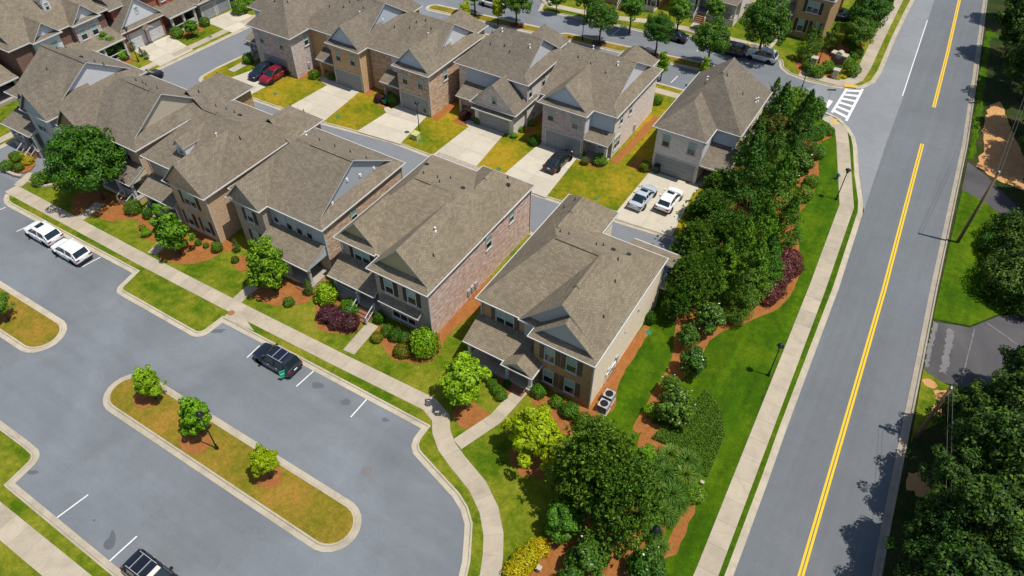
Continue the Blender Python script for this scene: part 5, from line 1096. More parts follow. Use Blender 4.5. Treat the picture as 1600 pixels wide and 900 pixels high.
for i in range(3):
    CR['bright', i] = crown_round('crown', 10+i, M['lf_bright'], 1.18, 95, 95, .058, (.11, .21), .42, rough=1.9, inner=.3)
    CR['yard', i] = crown_round('crown', 15+i, M['lf_yard'], 1.3, 125, 95, .048, (.10, .19), .58, rough=1.8, inner=.3)
    CR['round', i] = crown_round('crown', 20+i, M['lf_dark'], .92, 170, 110, .034, (.10, .19), .1, inner=.62, rough=1.3)
    CR['green', i] = crown_round('crown', 30+i, M['lf_green'], 1.0, 110, 100, .046, (.11, .2), .3, rough=1.6)
    CR['pine', i] = crown_pine('crown', 50+i, M['lf_pine'], 1.2, 210, 9, 13, .10)
    CR['cone', i] = crown_cone('crown', 60+i, M['lf_green'], 2.7, 11000, .046)
    CR['cypress', i] = crown_cone('crown', 65+i, M['lf_pine'], 3.1, 11000, .042)
    CR['magnolia', i] = crown_round('crown', 70+i, M['lf_magnolia'], 1.05, 85, 95, .062, (.13, .24), .35, rough=1.6)
    CR['forest', i] = crown_round('crown', 80+i, M['lf_forest'], 1.15, 190, 90, .036, (.08, .17), .35, rough=2.0, inner=.4)
    CR['box', i] = crown_box('foliage', 90+i, M['lf_dark']); CR['boxg', i] = crown_box('foliage', 95+i, M['lf_green'], 2600, .08, .95, .1)
    CR['boxf', i] = crown_box('foliage', 160+i, M['lf_forest'], 5200, .055, .95, .16)
    CR['purple', i] = crown_box('foliage', 100+i, M['lf_purple'], 2800, .085, .8, .12); CR['maroon', i] = crown_box('foliage', 105+i, M['lf_maroon'], 3000, .07, .85, .12)
    CR['olive', i] = crown_box('foliage', 110+i, M['lf_olive'], 2200, .09, .85, .1); CR['yellow', i] = crown_box('foliage', 115+i, M['lf_yellow'], 2600, .075, .8, .13)
    CR['lime', i] = crown_round('crown', 120+i, M['lf_lime'], 1.05, 100, 95, .058, (.11, .21), .3, rough=1.8, inner=.3)
    CR['limebush', i] = crown_box('foliage', 125+i, M['lf_bright'], 2600, .085, .95, .12)
    CR['grass', i] = tuft_mesh('foliage', 130+i, M['lf_grass'])
    CR['flowers', i] = quads_mesh('flowers', (lambda q: q*[1, 1, 1.05])(sph(np.random.default_rng(140+i), 9)*.93), sph(np.random.default_rng(143+i), 9)+np.array([0, 0, .8]), np.full(9, .036), .9, M['fl_white'], np.random.default_rng(5))
    CR['flowers_red', i] = quads_mesh('flowers', np.abs(sph(np.random.default_rng(150+i), 160))*[1, 1, .9]*np.where(np.random.default_rng(9).uniform(size=(160, 3)) > .5, 1, -1)*[1, 1, 0]+np.abs(sph(np.random.default_rng(151+i), 160))*[0, 0, 1.3]+[0, 0, .3], sph(np.random.default_rng(153+i), 160), np.full(160, .1), .9, M['fl_red'], np.random.default_rng(6))
TR = {}
def trunk_mesh(kind, seed):
    rr = random.Random(seed); b = MB(); H = 1.0
    # unit: trunk base at 0, crown centre at z=1 (scaled), limbs reach into the crown
    b.tube([(0, 0, -.05), (rr.uniform(-.01, .01), rr.uniform(-.01, .01), .35), (rr.uniform(-.03, .03), rr.uniform(-.03, .03), .8), (rr.uniform(-.04, .04), rr.uniform(-.04, .04), 1.25)], [.05, .038, .028, .012], 8)
    for k in range(6):
        a = 2*PI*k/6+rr.uniform(-.4, .4); z = rr.uniform(.42, .95); r = rr.uniform(.25, .45)
        b.tube([(0, 0, z), (math.cos(a)*r*.5, math.sin(a)*r*.5, z+.12), (math.cos(a)*r, math.sin(a)*r, z+.34)], [.018, .013, .005], 5)
    return b.mesh('trunk', M['bark'], (0, 0, 0), True)
for i in range(3): TR[i] = trunk_mesh('d', i)
RT = random.Random(11)
LASTV = {}
def tree(kind, u, v, zc, r, name, label, cat='tree', group=None, flowers=None, sz=1.0, z0=ZG):
    """tree with its crown centre zc above the lawn and horizontal crown radius r"""
    LASTV[kind] = (LASTV.get(kind, -1)+1) % 3; i = LASTV[kind]
    root = tag(empty(name, (u, v, z0), RT.uniform(0, 6.28)), label, cat, group)
    t = obj('trunk', TR[i], root); t.scale = (max(1.5, zc*.8), max(1.5, zc*.8), zc)
    c = obj('crown', CR[kind, i], root)
    if kind in ('cone', 'cypress'): c.location = (0, 0, .05); c.scale = (r, r, r*sz)
    else: c.location = (0, 0, zc); c.scale = (r, r*RT.uniform(.93, 1.07), r*sz)
    if flowers:
        f = obj('flowers', CR[flowers, i], root); f['kind'] = 'stuff'; f.location = c.location; f.scale = c.scale
    return root
def shrub(kind, u, v, r, name, label, group=None, sz=1.0, cat='shrub', z0=ZG, flowers=None):
    LASTV[kind] = (LASTV.get(kind, -1)+1) % 3; i = LASTV[kind]
    o = tag(obj(name, CR[kind, i], None, (u, v, z0), RT.uniform(0, 6.28)), label, cat, group); o.scale = (r, r*RT.uniform(.92, 1.08), r*sz)
    if flowers: f = obj('flowers', CR[flowers, i], o); f['kind'] = 'stuff'
    return o
# front gardens
tree('round', *(-70.57, 30.18), 5.2, 4.3, 'shade_tree', 'large dense round dark green shade tree over the front walk', sz=1.0)
tree('yard', *(-44.78, 29.83), 3.3, 2.75, 'young_tree', 'bright green young tree before the three grouped porch windows', sz=1.15)
tree('yard', *(-56.56, 28.60), 2.9, 2.4, 'young_tree', 'bright green young tree before the tan brick house', sz=1.1)
tree('bright', *(-21.93, 28.65), 3.0, 2.7, 'young_tree', 'bright green tree with shadow across the pavement bend', sz=1.0)
tree('lime', *(-14.45, 27.27), 3.0, 2.75, 'young_tree', 'yellow-green tree beside the garden walk of the cream sided house', sz=.95)
for x, y, r in ((*(-43.97, 15.27), 1.55), (*(-38.20, 15.07), 1.7), (*(-30.54, 14.91), 1.45)):
    tree('bright' if r > 1.5 else 'lime', x, y, 2.25, r, 'island_tree', 'small bright green tree on the long parking island', group='young trees on the parking island', sz=1.25)
tree('green', *(-62.76, 14.15), 2.1, 1.3, 'island_tree', 'dark green small tree on the second parking island', sz=1.1)
# evergreen belt along the right side
BELT = [('cypress', *(-13.86, 85.87), 3.6, 1.3), ('green', *(-10.74, 81.91), 4.6, 2.6), ('green', *(-8.65, 82.02), 4.1, 2.2), ('cypress', *(-11.04, 75.18), 3.0, 2.6), ('cypress', *(-8.53, 76.75), 3.0, 2.3), ('cypress', *(-11.83, 69.61), 3.0, 2.3),
        ('cypress', *(-10.48, 62.56), 3.0, 2.9), ('cone', *(-7.34, 64.51), 3.0, 2.5), ('pine', *(-12.14, 57.47), 4.0, 2.5), ('pine', *(-11.31, 51.92), 4.2, 2.5), ('pine', *(-9.37, 54.07), 4.5, 2.7), ('cone', *(-6.82, 57.28), 3.0, 2.6), ('cone', *(-5.22, 61.74), 2.6, 2.0),
        ('pine', *(-10.46, 48.40), 3.6, 2.3), ('cone', *(-5.94, 52.18), 3.0, 2.5), ('cone', *(-8.30, 51.22), 3.0, 2.3), ('cypress', *(-5.86, 49.59), 2.4, 1.8), ('cypress', *(-8.96, 79.56), 3.0, 2.0), ('pine', *(-10.52, 46.75), 2.6, 1.7), ('cypress', *(-9.58, 68.27), 3.0, 2.4), ('pine', *(-12.66, 61.98), 4.0, 2.0), ('cone', *(-5.21, 55.08), 2.8, 2.1), ('cypress', *(-8.37, 72.47), 3.0, 2.0), ('cone', *(-7.86, 55.01), 3.0, 2.3), ('pine', *(-9.65, 50.01), 3.6, 2.1)]
BL = {'cypress': 'dark feathery conical evergreen in the roadside belt', 'cone': 'mid green conical evergreen in the roadside belt', 'pine': 'loose needled pine in the roadside belt beside the pale grey house', 'green': 'broad leafy tree at the belt end near the crosswalk'}
for k, x, y, zc, r in BELT: tree(k, x, y, zc, r*(1.12 if k in ('cone', 'cypress') and y > 62 else 1.0), {'pine': 'pine_tree', 'green': 'leafy_tree'}.get(k, 'evergreen_tree'), BL[k], group='trees of the roadside belt', sz={'cypress': 1.12, 'cone': 1.15}.get(k, 1.0))
for x, y, zc, r in ((*(-7.29, 72.60), 2.6, 2.2), (*(-7.39, 46.82), 2.0, 1.75)): tree('magnolia', x, y, zc, r, 'magnolia_tree', 'dark glossy magnolia with white flowers among the roadside evergreens', group='magnolias among the evergreens', flowers='flowers')
for x, y, zc, r in ((*(-8.32, 43.98), 1.6, 1.25), (*(-6.82, 41.33), 1.7, 1.5), (*(-7.58, 38.43), 1.3, 1.1), (*(-6.32, 36.13), 1.8, 1.95)): tree('magnolia', x, y, zc, r, 'magnolia_tree', 'magnolia shrub with white flowers in the row beside the cream wall lawn', group='magnolias beside the side lawn', flowers='flowers')
for x, y, r in ((*(-5.37, 70.89), 1.0), (*(-5.26, 73.83), .8), (*(-6.34, 79.74), 1.0), (*(-7.23, 83.94), .9)): shrub('boxg', x, y, r, 'evergreen_shrub', 'low rounded green shrub at the belt edge', 'shrubs at the belt edge')
for x, y, r in ((*(-6.87, 85.67), .75), (*(-6.22, 85.57), .65), (*(-6.92, 86.48), .6)): shrub('boxg', x, y, r, 'evergreen_shrub', 'soft green shrub beside the lower crosswalk ramp', 'shrubs beside the lower crosswalk ramp', .8)
for x, y, r in ((*(-3.74, 59.62), 1.25), (*(-3.74, 57.46), 1.3), (*(-3.95, 55.24), 1.3), (*(-3.92, 53.65), 1.1), (*(-2.97, 58.93), .9), (*(-4.48, 57.82), 1.2)): shrub('maroon', x, y, r, 'maroon_shrub', 'maroon leaved shrub massed at the edge of the roadside lawn', 'maroon shrubs by the roadside lawn')
shrub('limebush', *(-8.11, 35.73), .6, 'lime_shrub', 'small lime green shrub beside the flowering magnolia')
# corner garden at the lower right
tree('pine', *(-8.80, 26.04), 4.5, 3.5, 'pine_tree', 'big dark bushy pine at the corner of the dry lawn', sz=1.05)
tree('pine', *(-6.04, 24.99), 4.0, 3.3, 'pine_tree', 'second dark pine leaning over the arching plants', sz=1.0)
tree('green', *(-9.27, 22.86), 2.0, 1.85, 'leafy_tree', 'rounded mid green tree at the edge of the dry lawn', sz=.95)
tree('magnolia', *(-6.61, 21.32), 1.6, 1.8, 'magnolia_tree', 'white flowered magnolia below the dark corner pine', flowers='flowers')
tree('magnolia', *(-2.92, 22.96), 1.4, 1.7, 'magnolia_tree', 'white flowered magnolia near the road pavement', flowers='flowers'); tree('magnolia', *(-6.82, 19.13), 1.5, 1.5, 'magnolia_tree', 'magnolia behind the bright yellow shrubs', flowers='flowers')
tree('bright', *(-6.54, 31.08), 1.4, 1.0, 'lime_shrub', 'bright green bush emerging beside the dark corner pine')
for x, y, r in ((*(-5.16, 32.54), 1.25), (*(-3.81, 32.77), 1.3), (*(-4.79, 30.91), 1.2), (*(-3.40, 31.51), 1.25), (*(-3.70, 29.43), 1.3), (*(-3.74, 27.82), 1.2), (*(-4.69, 28.82), 1.1), (*(-3.63, 30.41), 1.1), (*(-3.57, 26.05), 1.0), (*(-5.53, 31.50), 1.1), (*(-2.90, 29.00), 1.1), (*(-3.13, 27.84), 1.0), (*(-5.54, 29.55), 1.1), (*(-4.64, 26.73), 1.0), (*(-2.75, 25.31), .9), (*(-3.11, 32.34), 1.0)): shrub('grass', x, y, r, 'fountain_plant', 'clump of arching green blades beside the gravel path', 'arching plants by the gravel path', .85, 'plant')
shrub('boxg', *(-2.21, 30.47), .8, 'evergreen_shrub', 'low green shrub at the head of the gravel path', None, .7)
for x, y, r in ((*(-10.05, 20.77), .75), (*(-10.32, 20.05), .85), (*(-10.53, 19.27), .85), (*(-10.62, 18.47), .8)): shrub('yellow', x, y, r, 'golden_shrub', 'golden yellow shrub in the clipped row beside the pavement curve', 'golden shrubs by the pavement curve', .95)
b = MB(); c = (-9.33, 19.46); b.box(c[0]-.14, c[1]-.14, 0, c[0]+.14, c[1]+.14, .62); b.box(c[0]-.18, c[1]-.18, .62, c[0]+.18, c[1]+.18, .70); tag(b.build('utility_pedestal', M['stone'], None, (c[0], c[1], 0)), 'small pale post behind the golden yellow shrubs', 'post').location = (c[0], c[1], 0)
# juniper ground cover
jp = [(-6.95, 33.50), (-6.61, 35.58), (-5.25, 38.06), (-5.10, 40.32), (-4.19, 39.86), (-2.93, 38.74), (-2.05, 36.74), (-1.89, 32.57), (-2.72, 32.71), (-3.70, 33.84)]
rng = np.random.default_rng(3); P2 = []; xs = [p[0] for p in jp]; ys = [p[1] for p in jp]
def inside(x, y, poly):
    r = False; j = len(poly)-1
    for i in range(len(poly)):
        xi, yi = poly[i]; xj, yj = poly[j]
        if (yi > y) != (yj > y) and x < (xj-xi)*(y-yi)/(yj-yi)+xi: r = not r
        j = i
    return r
while len(P2) < 17000:
    x, y = rng.uniform(min(xs), max(xs)), rng.uniform(min(ys), max(ys))
    if inside(x, y, jp): P2.append((x, y, ZG+rng.uniform(.05, .34)))
P2 = np.array(P2); jo = obj('juniper_ground_cover', quads_mesh('juniper_ground_cover', P2, unit(rng.normal(size=P2.shape)*.6+[0, 0, .9]), rng.uniform(.05, .11, len(P2)), .4, M['lf_juniper'], rng, .2)); jo['kind'] = 'stuff'; jo['label'] = 'dark green juniper ground cover bed beside the roadside lawn'
# beds before the front row
for x, y, r in ((*(-32.02, 31.22), .62), (*(-31.04, 31.19), .68), (*(-30.17, 31.37), .62)): shrub('box', x, y, r, 'clipped_shrub', 'clipped dark green shrub below the triple window', 'clipped shrubs below the triple window')
shrub('olive', *(-32.34, 30.13), .55, 'olive_shrub', 'small olive yellow shrub beside the porch stairs of the olive gabled house'); shrub('olive', *(-29.42, 30.01), .72, 'olive_shrub', 'rounded olive yellow shrub in front of the clipped dark row')
shrub('limebush', *(-27.85, 31.27), 1.3, 'leafy_shrub', 'tall bright green leafy shrub at the corner of the olive gabled house', None, 1.2)
for x, y, r in ((*(-37.87, 29.90), .95), (*(-36.59, 29.67), .85), (*(-35.48, 30.08), .95), (*(-36.77, 30.59), .8)): shrub('purple', x, y, r, 'purple_shrub', 'dark purple shrub in the mass below the porch rail', 'purple shrubs below the porch', .9)
shrub('limebush', *(-39.46, 31.59), 1.1, 'leafy_shrub', 'bright green leafy shrub behind the dark purple mass', None, 1.1); shrub('boxg', *(-36.72, 31.46), .9, 'leafy_shrub', 'flat topped green shrub between purple mass and porch', None, .9)
shrub('box', *(-33.53, 32.02), .5, 'clipped_shrub', 'narrow dark shrub at the foot of the porch stairs', None, 1.6)
for x, y, r, l in ((*(-41.47, 31.24), .55, 'narrow dark conical shrub beside the grouped window porch steps'), (*(-51.85, 31.94), .48, 'narrow dark conical shrub left of the bright young tree')):
    tree('cypress', x, y, 1.0, r, 'conical_shrub', l, 'shrub', sz=1.15)
shrub('boxg', *(-42.14, 29.21), .5, 'low_shrub', 'low light green shrub under the bright young tree')
for x, y, r in ((*(-56.02, 30.58), .36), (*(-55.05, 30.72), .33)): shrub('box', x, y, r, 'round_shrub', 'small round clipped shrub below the dark shuttered gable', 'small round shrubs below the shuttered gable')
shrub('box', *(-53.67, 30.98), .6, 'round_shrub', 'upright dark clipped shrub at the tan house corner', None, 1.15); shrub('box', *(-50.89, 30.74), .4, 'round_shrub', 'single round shrub in the small lawn bed')
shrub('box', *(-65.87, 30.57), .85, 'round_shrub', 'egg shaped dark shrub beside the white porch stairs', None, 1.15); shrub('box', *(-63.83, 30.82), .6, 'round_shrub', 'columnar dark shrub left of the bright young tree by the tan house', None, 1.5)
shrub('boxg', *(-62.74, 29.11), .36, 'round_shrub', 'tiny round shrub near the pavement in the curved bed'); shrub('limebush', *(-61.65, 28.72), .5, 'low_shrub', 'low lime green shrub in the curved bed'); shrub('limebush', *(-64.32, 32.35), .6, 'low_shrub', 'yellow-green shrub at the porch corner of the tan house')
for x, y, r, k in ((*(-84.46, 28.00), .7, 'boxg'), (*(-85.22, 29.59), .7, 'boxg'), (*(-83.35, 28.69), .55, 'box'), (*(-78.90, 28.34), .8, 'boxg'), (*(-78.82, 29.23), .8, 'olive')): shrub(k, x, y, r, 'garden_shrub', 'mixed green shrub in the raised bed beside the stone edged steps', 'shrubs in the raised stone edged bed')
for x, y in ((-85.20, 30.05), (-83.57, 30.03)): shrub('yellow', x, y, .6, 'golden_shrub', 'golden shrub in the raised bed by the blue-grey house', 'golden shrubs by the blue-grey house')
for x, y, r in ((*(-20.05, 30.88), .5), (*(-20.69, 31.27), .45), (*(-19.45, 30.63), .55)): shrub('boxg', x, y, r, 'flowering_shrub', 'round shrub with white flowers beside the porch of the cream sided house', 'white flowering shrubs by the porch', flowers='flowers' if r > .52 else None)
for x, y, r in ((*(-21.74, 31.59), .45), (*(-21.26, 31.56), .4), (*(-19.62, 31.93), .4)): shrub('box', x, y, r, 'round_shrub', 'small dark shrub lining the porch of the cream sided house', 'dark shrubs lining the porch')
for x, y, r in ((*(-16.91, 32.58), .68), (*(-15.12, 32.45), .58), (*(-13.75, 32.16), .75)): shrub('boxg', x, y, r, 'round_shrub', 'round green shrub under the brown shuttered windows', 'shrubs under the shuttered windows')
shrub('box', *(-12.15, 31.68), .85, 'round_shrub', 'domed dark clipped shrub at the cream wall corner', None, 1.05); shrub('box', *(-12.23, 45.13), .6, 'round_shrub', 'dark clipped shrub at the rear cream wall corner', None, 1.4)
# back row planting
for x, y, r, l in ((*(-54.90, 67.27), .6, 'dark ball shrub at the tan garage corner'), (*(-50.92, 63.26), .7, 'green ball shrub behind the lamp post garage'), (*(-72.44, 61.23), .6, 'dark ball shrub beside the red car'), (*(-27.34, 64.97), .8, 'ball shrub beside the porch of the greyish pink house'), (*(-35.90, 64.42), .75, 'ball shrub left of the dark sedan driveway'), (*(-27.02, 80.78), .7, 'ball shrub behind the greyish pink house'), (*(-30.01, 65.30), .5, 'light green shrub beside the garage of the greyish pink house'), (*(-56.07, 62.76), .75, 'green shrub beside the brown brick porch post'), (*(-66.83, 63.14), .5, 'low ball shrub right of the curved walk'), (*(-69.04, 62.16), .7, 'wide low shrub at the tan house porch post'), (*(-44.27, 64.66), .6, 'dark shrub in front of the whitewashed porch'), (*(-79.62, 60.48), .8, 'ball shrub at the driveway end by the side street')):
    shrub('box' if 'dark' in l else 'boxg', x, y, r, 'ball_shrub', l)
shrub('purple', *(-57.77, 62.26), .75, 'purple_shrub', 'purple shrub beside the brown brick house porch'); shrub('purple', *(-46.12, 64.70), .7, 'purple_shrub', 'purple shrub before the whitewashed house porch')
shrub('boxg', *(-22.43, 66.72), .7, 'red_flowering_shrub', 'red flowering shrub left of the pale grey garage', flowers='flowers_red'); shrub('boxg', *(-57.53, 63.53), .5, 'red_flowering_shrub', 'small red flowering shrub beside the purple shrub', flowers='flowers_red'); shrub('boxg', *(-28.86, 64.06), .5, 'red_flowering_shrub', 'pink red flowering shrub by the porch path', flowers='flowers_red')
for x, y in ((-27.45, 68.14), (-27.47, 69.39), (-27.59, 71.09)): shrub('limebush', x, y, .5, 'low_shrub', 'light green shrub along the greyish pink side wall', 'shrubs along the greyish pink side wall', .8)
for x, y in ((-38.71, 64.30), (-38.63, 65.99), (-38.35, 67.85)): shrub('limebush', x, y, .45, 'low_shrub', 'yellow green shrub along the whitewashed side wall', 'shrubs along the whitewashed side wall', .8)
# far street trees
for x, y, zc, r in ((-40.8, 91.6, 3.9, 2.6), (-32.4, 92.5, 3.9, 2.5), (-25.0, 93.3, 4.2, 2.9), (-54.0, 90.1, 3.9, 2.7), (-61.0, 89.4, 3.8, 2.4)): tree('round', x, y, zc, r, 'street_tree', 'round dark green tree on the far street median', group='trees on the far street median', sz=1.05)
for x, y, zc, r in ((*(-32.09, 99.44), 4.0, 2.2), (*(-38.48, 96.89), 4.0, 2.3), (*(-45.52, 96.80), 4.0, 2.4), (*(-50.92, 96.95), 2.4, 1.8), (*(-28.38, 104.08), 3.5, 1.8)): tree('green', x, y, zc, r, 'street_tree', 'green tree in the front yards across the far street', group='front yard trees across the far street')
tree('round', *(-19.87, 99.86), 5.0, 3.7, 'shade_tree', 'big dark tree between the two far street stair porches', sz=1.15)
for x, y, r in ((*(-14.08, 102.53), 1.7), (*(-13.52, 105.10), 1.3), (*(-11.75, 107.35), 1.35)): tree('cypress', x, y, 2.4, r, 'conical_evergreen', 'tall conical evergreen behind the entrance planting', group='conical evergreens behind the entrance')
for x, y, zc, r in ((*(-8.73, 111.20), 4.6, 3.0), (*(-8.60, 107.47), 3.6, 2.4), (*(-8.49, 116.28), 4.6, 2.8), (*(-9.13, 107.59), 1.8, 1.5), (*(-11.77, 120.78), 4.6, 3)): tree('round', x, y, zc, r, 'corner_tree', 'dark tree behind the corner pavement by the main road', group='trees behind the corner pavement')
for x, y in ((-29.03, 86.59), (-23.65, 87.56), (-60.16, 85.61), (-56.56, 88.95)): tree('lime' if x < -30 else 'bright', x, y, 2.4, 1.15, 'sapling', 'slim bright green sapling behind the back row houses', group='saplings behind the back row', sz=1.7)
for x, y, r in ((*(-12.18, 99.08), .95), (*(-11.22, 99.06), .9), (*(-10.49, 100.97), .9), (*(-9.13, 101.21), .7), (*(-8.74, 103.76), .95), (*(-8.33, 105.74), .85), (*(-7.30, 101.92), 1.0), (*(-8.07, 107.66), .9), (*(-12.95, 100.27), .8)): shrub('boxg', x, y, r, 'entrance_shrub', 'rounded light green shrub around the brick entrance sign', 'shrubs around the entrance sign')
for x, y in ((-8.60, 100.73), (-9.25, 100.53), (-8.07, 100.66), (-8.73, 99.83)): shrub('yellow', x, y, .4, 'yellow_flowers', 'low mound of yellow flowers before the entrance sign', 'yellow flower mounds by the entrance sign', .5, 'flowers')
# side street gardens
tree('green', *(-96.61, 51.14), 2.2, 2.3, 'leafy_shrub', 'big leafy green bush beside the dark brick porch', sz=.85); shrub('limebush', *(-95.08, 51.85), .8, 'low_shrub', 'light green shrub in front of the big leafy bush')
for x, y in ((-93.62, 53.84), (-92.41, 53.73)): tree('cypress', x, y, .9, .42, 'conical_shrub', 'small conical shrub beside the white garage driveway', 'shrub', 'small conical shrubs by the white garages')
tree('green', *(-92.08, 61.62), 1.5, 1.3, 'leafy_shrub', 'round leafy tree in a stone ring before the red brick porch'); shrub('boxg', *(-93.95, 60.49), .9, 'low_shrub', 'green shrub below the red brick porch rail'); shrub('box', *(-93.48, 65.17), .8, 'ball_shrub', 'dark ball shrub at the taupe garage corner')
for x, y in ((-92.09, 70.92), (-92.35, 72.89)): shrub('boxg', x, y, 1.2, 'leafy_shrub', 'green shrub mass before the stone arched house', 'shrubs before the stone arched house')
tree('cypress', *(-96.21, 54.17), 1.6, .7, 'conical_evergreen', 'slim evergreen at the red brick garage wall')
# woodland beyond the main road
for x, y, r, k in ((*(14.66, 75.01), 2.1, 'boxf'), (*(15.18, 71.46), 2.3, 'boxf'), (*(15.23, 66.40), 2.4, 'boxf'), (*(16.23, 74.02), 2.7, 'boxf'), (*(16.87, 68.45), 2.8, 'boxf'), (*(15.27, 68.46), 2.2, 'boxf'), (*(16.86, 65.42), 2.3, 'boxf')): shrub(k, x, y, r, 'big_shrub', 'large spreading dark shrub on the lawn across the main road', 'large shrubs across the main road', .95)
shrub('boxg', *(13.07, 72.82), 1.1, 'garden_shrub', 'smaller ragged shrub beside the large spreading shrubs')
FOREST = [(*(12.73, 45.87), 4, 3.2), (*(15.20, 45.75), 6, 4.2), (*(13.82, 41.06), 6, 3.8), (*(12.46, 38.23), 5, 3.0), (*(15.97, 39.32), 7, 4.2), (*(12.16, 32.86), 4.5, 3.2), (*(13.85, 34.24), 7, 4.0), (*(16.77, 34.53), 7, 4.4), (*(13.02, 29.87), 6, 3.6), (*(15.73, 30.59), 7, 4.2), (*(17.62, 43.27), 7, 4.4), (*(18.72, 37.76), 7, 4.4), (*(11.64, 27.20), 5, 3.0), (*(16.76, 50.19), 6, 3.6),
          (*(6.79, 118.31), 6, 4.4), (*(10.13, 107.07), 7, 4.8), (*(8.28, 109.77), 4, 3.0), (*(11.66, 98.94), 6, 4.4), (*(13.20, 90.04), 6, 4.0), (*(14.80, 83.79), 6, 4.2), (*(6.74, 130.96), 6, 4.5), (*(6.67, 116.33), 4.2, 2.6), (*(14.75, 78.80), 5, 3.6), (*(14.27, 93.51), 7, 5), (*(12.84, 115.06), 7, 5), (*(16.54, 53.22), 5, 3.2)]
for x, y, zc, r in FOREST: tree('forest', x+(3.2 if y > 70 else .8), y, zc, r, 'woodland_tree', 'tall dark tree in the woodland behind the clay bank' if y > 70 else 'tall dark tree in the woodland beside the patched driveway', group='woodland trees across the main road', z0=ZG-.04)

# ---------------------------------------------------------------- cars
def car_meshes(kind):
    """x forward, y left, z up; lofted body and glasshouse"""
    if kind == 'suv':
        L, Wd, prof = 4.75, 1.92, [(-2.37,.62,.88,.80),(-2.34,.50,1.02,.90),(-2.15,.34,1.08,.95),(-1.0,.28,1.06,.96),(0,.26,1.04,.96),(.9,.27,1.03,.96),(1.15,.28,1.02,.955),(1.7,.30,.97,.94),(2.1,.33,.90,.88),(2.3,.40,.78,.78),(2.37,.48,.66,.66)]
        roof = [(-2.20,1.06,.80,1.10),(-1.88,1.06,.76,1.60),(-1.5,1.06,.74,1.70),(-.4,1.05,.74,1.74),(.25,1.04,.73,1.68),(.55,1.04,.75,1.55),(1.22,1.02,.82,1.06)]
    elif kind == 'sedan':
        L, Wd, prof = 4.85, 1.84, [(-2.42,.60,.82,.74),(-2.38,.48,.96,.84),(-2.1,.34,1.0,.90),(-1.3,.28,.98,.92),(0,.25,.94,.92),(1.0,.26,.92,.92),(1.6,.28,.87,.90),(2.1,.31,.78,.84),(2.34,.40,.68,.72),(2.42,.46,.60,.60)]
        roof = [(-1.85,.97,.76,1.00),(-1.35,.97,.70,1.28),(-.95,.96,.66,1.41),(-.2,.95,.65,1.45),(.35,.94,.66,1.38),(1.15,.92,.78,.95)]
    else:   # coupe-like crossover
        L, Wd, prof = 4.66, 1.88, [(-2.32,.62,.86,.78),(-2.28,.50,1.02,.88),(-2.0,.34,1.06,.93),(-1.2,.28,1.04,.945),(0,.26,1.0,.94),(1.0,.27,.98,.94),(1.6,.29,.94,.92),(2.05,.32,.86,.86),(2.26,.40,.74,.76),(2.33,.46,.64,.62)]
        roof = [(-2.02,1.03,.76,1.08),(-1.5,1.03,.72,1.38),(-.9,1.02,.70,1.54),(-.2,1.01,.69,1.58),(.35,1.0,.70,1.50),(1.2,.98,.80,1.0)]
    b = MB(); n = 10; rows = []
    for x, z0, z1, w in prof:
        w = w*Wd/1.92; m = (z0+z1)/2
        ring = [(x,-w*.80,z0),(x,-w*.97,z0+.10),(x,-w,m-.03),(x,-w*.975,z1-.13),(x,-w*.86,z1-.015),(x,-w*.3,z1+.02),(x,w*.3,z1+.02),(x,w*.86,z1-.015),(x,w*.975,z1-.13),(x,w,m-.03),(x,w*.97,z0+.10),(x,w*.80,z0)]
        rows.append(ring)
    nr = len(rows[0])
    for k in range(len(rows)-1):
        for j in range(nr):
            j2 = (j+1) % nr; b.poly([rows[k][j], rows[k+1][j], rows[k+1][j2], rows[k][j2]][::-1])
    b.poly(rows[0]); b.poly(rows[-1][::-1])
    body = b.mesh('body', M['black'], (0,0,0), True)
    # glasshouse: section per roof row
    g = MB(); rf = MB(); rr_ = []
    for x, zb, w, zt in roof:
        w = w*Wd/1.92; wb = w+.10; rr_.append([(x,-wb,zb-.05),(x,-w*.97,zt-.07),(x,-w*.80,zt),(x,w*.80,zt),(x,w*.97,zt-.07),(x,wb,zb-.05)])
    for k in range(len(rr_)-1):
        for j in range(5):
            q = [rr_[k][j], rr_[k+1][j], rr_[k+1][j+1], rr_[k][j+1]][::-1]
            g.poly(q)
    g.poly(rr_[0]); g.poly(rr_[-1][::-1])
    glass = g.mesh('window_glass', M['car_glass'], (0,0,0), False)
    # painted roof panel plus pillars, 1 cm proud of the glass
    kr0, kr1 = (1, len(roof)-2) if kind == 'suv' else ((1 if kind != 'sedan' else 2), len(roof)-2)
    up = lambda p, d=.014: (p[0], p[1]*1.012, p[2]+d)
    for k in range(kr0, kr1):
        for j in range(1, 4): rf.poly([up(rr_[k][j]), up(rr_[k+1][j]), up(rr_[k+1][j+1]), up(rr_[k][j+1])][::-1])
    rfm = rf.mesh('roof', M['black'], (0,0,0), True)
    pl = MB(); pls = []
    for s in (0, 5):
        t = 1 if s == 0 else 4; sg = -1 if s == 0 else 1
        for k in (0, kr1):
            a0, a1 = rr_[k][s], rr_[k][t]; c0, c1 = rr_[k+1][s], rr_[k+1][t]
            pl = MB(); pls.append(pl); pl.beam((a1[0], a1[1]+sg*.012, a1[2]), (c1[0], c1[1]+sg*.012, c1[2]), .10, .05)
        for xx in (roof[kr0][0]+.15, (roof[kr0][0]+roof[kr1][0])/2+.05):
            yb = rr_[kr0][s][1]; yt = rr_[kr0+1][t][1]; zt = max(r[1][2] for r in rr_[kr0:kr1+1])-.08; pl = MB(); pls.append(pl); pl.beam((xx, yb+sg*.012, roof[2][1]-.02), (xx, yt+sg*.012, zt), .09, .03)
    plm = [q.mesh('pillar', M['black']) for q in pls]
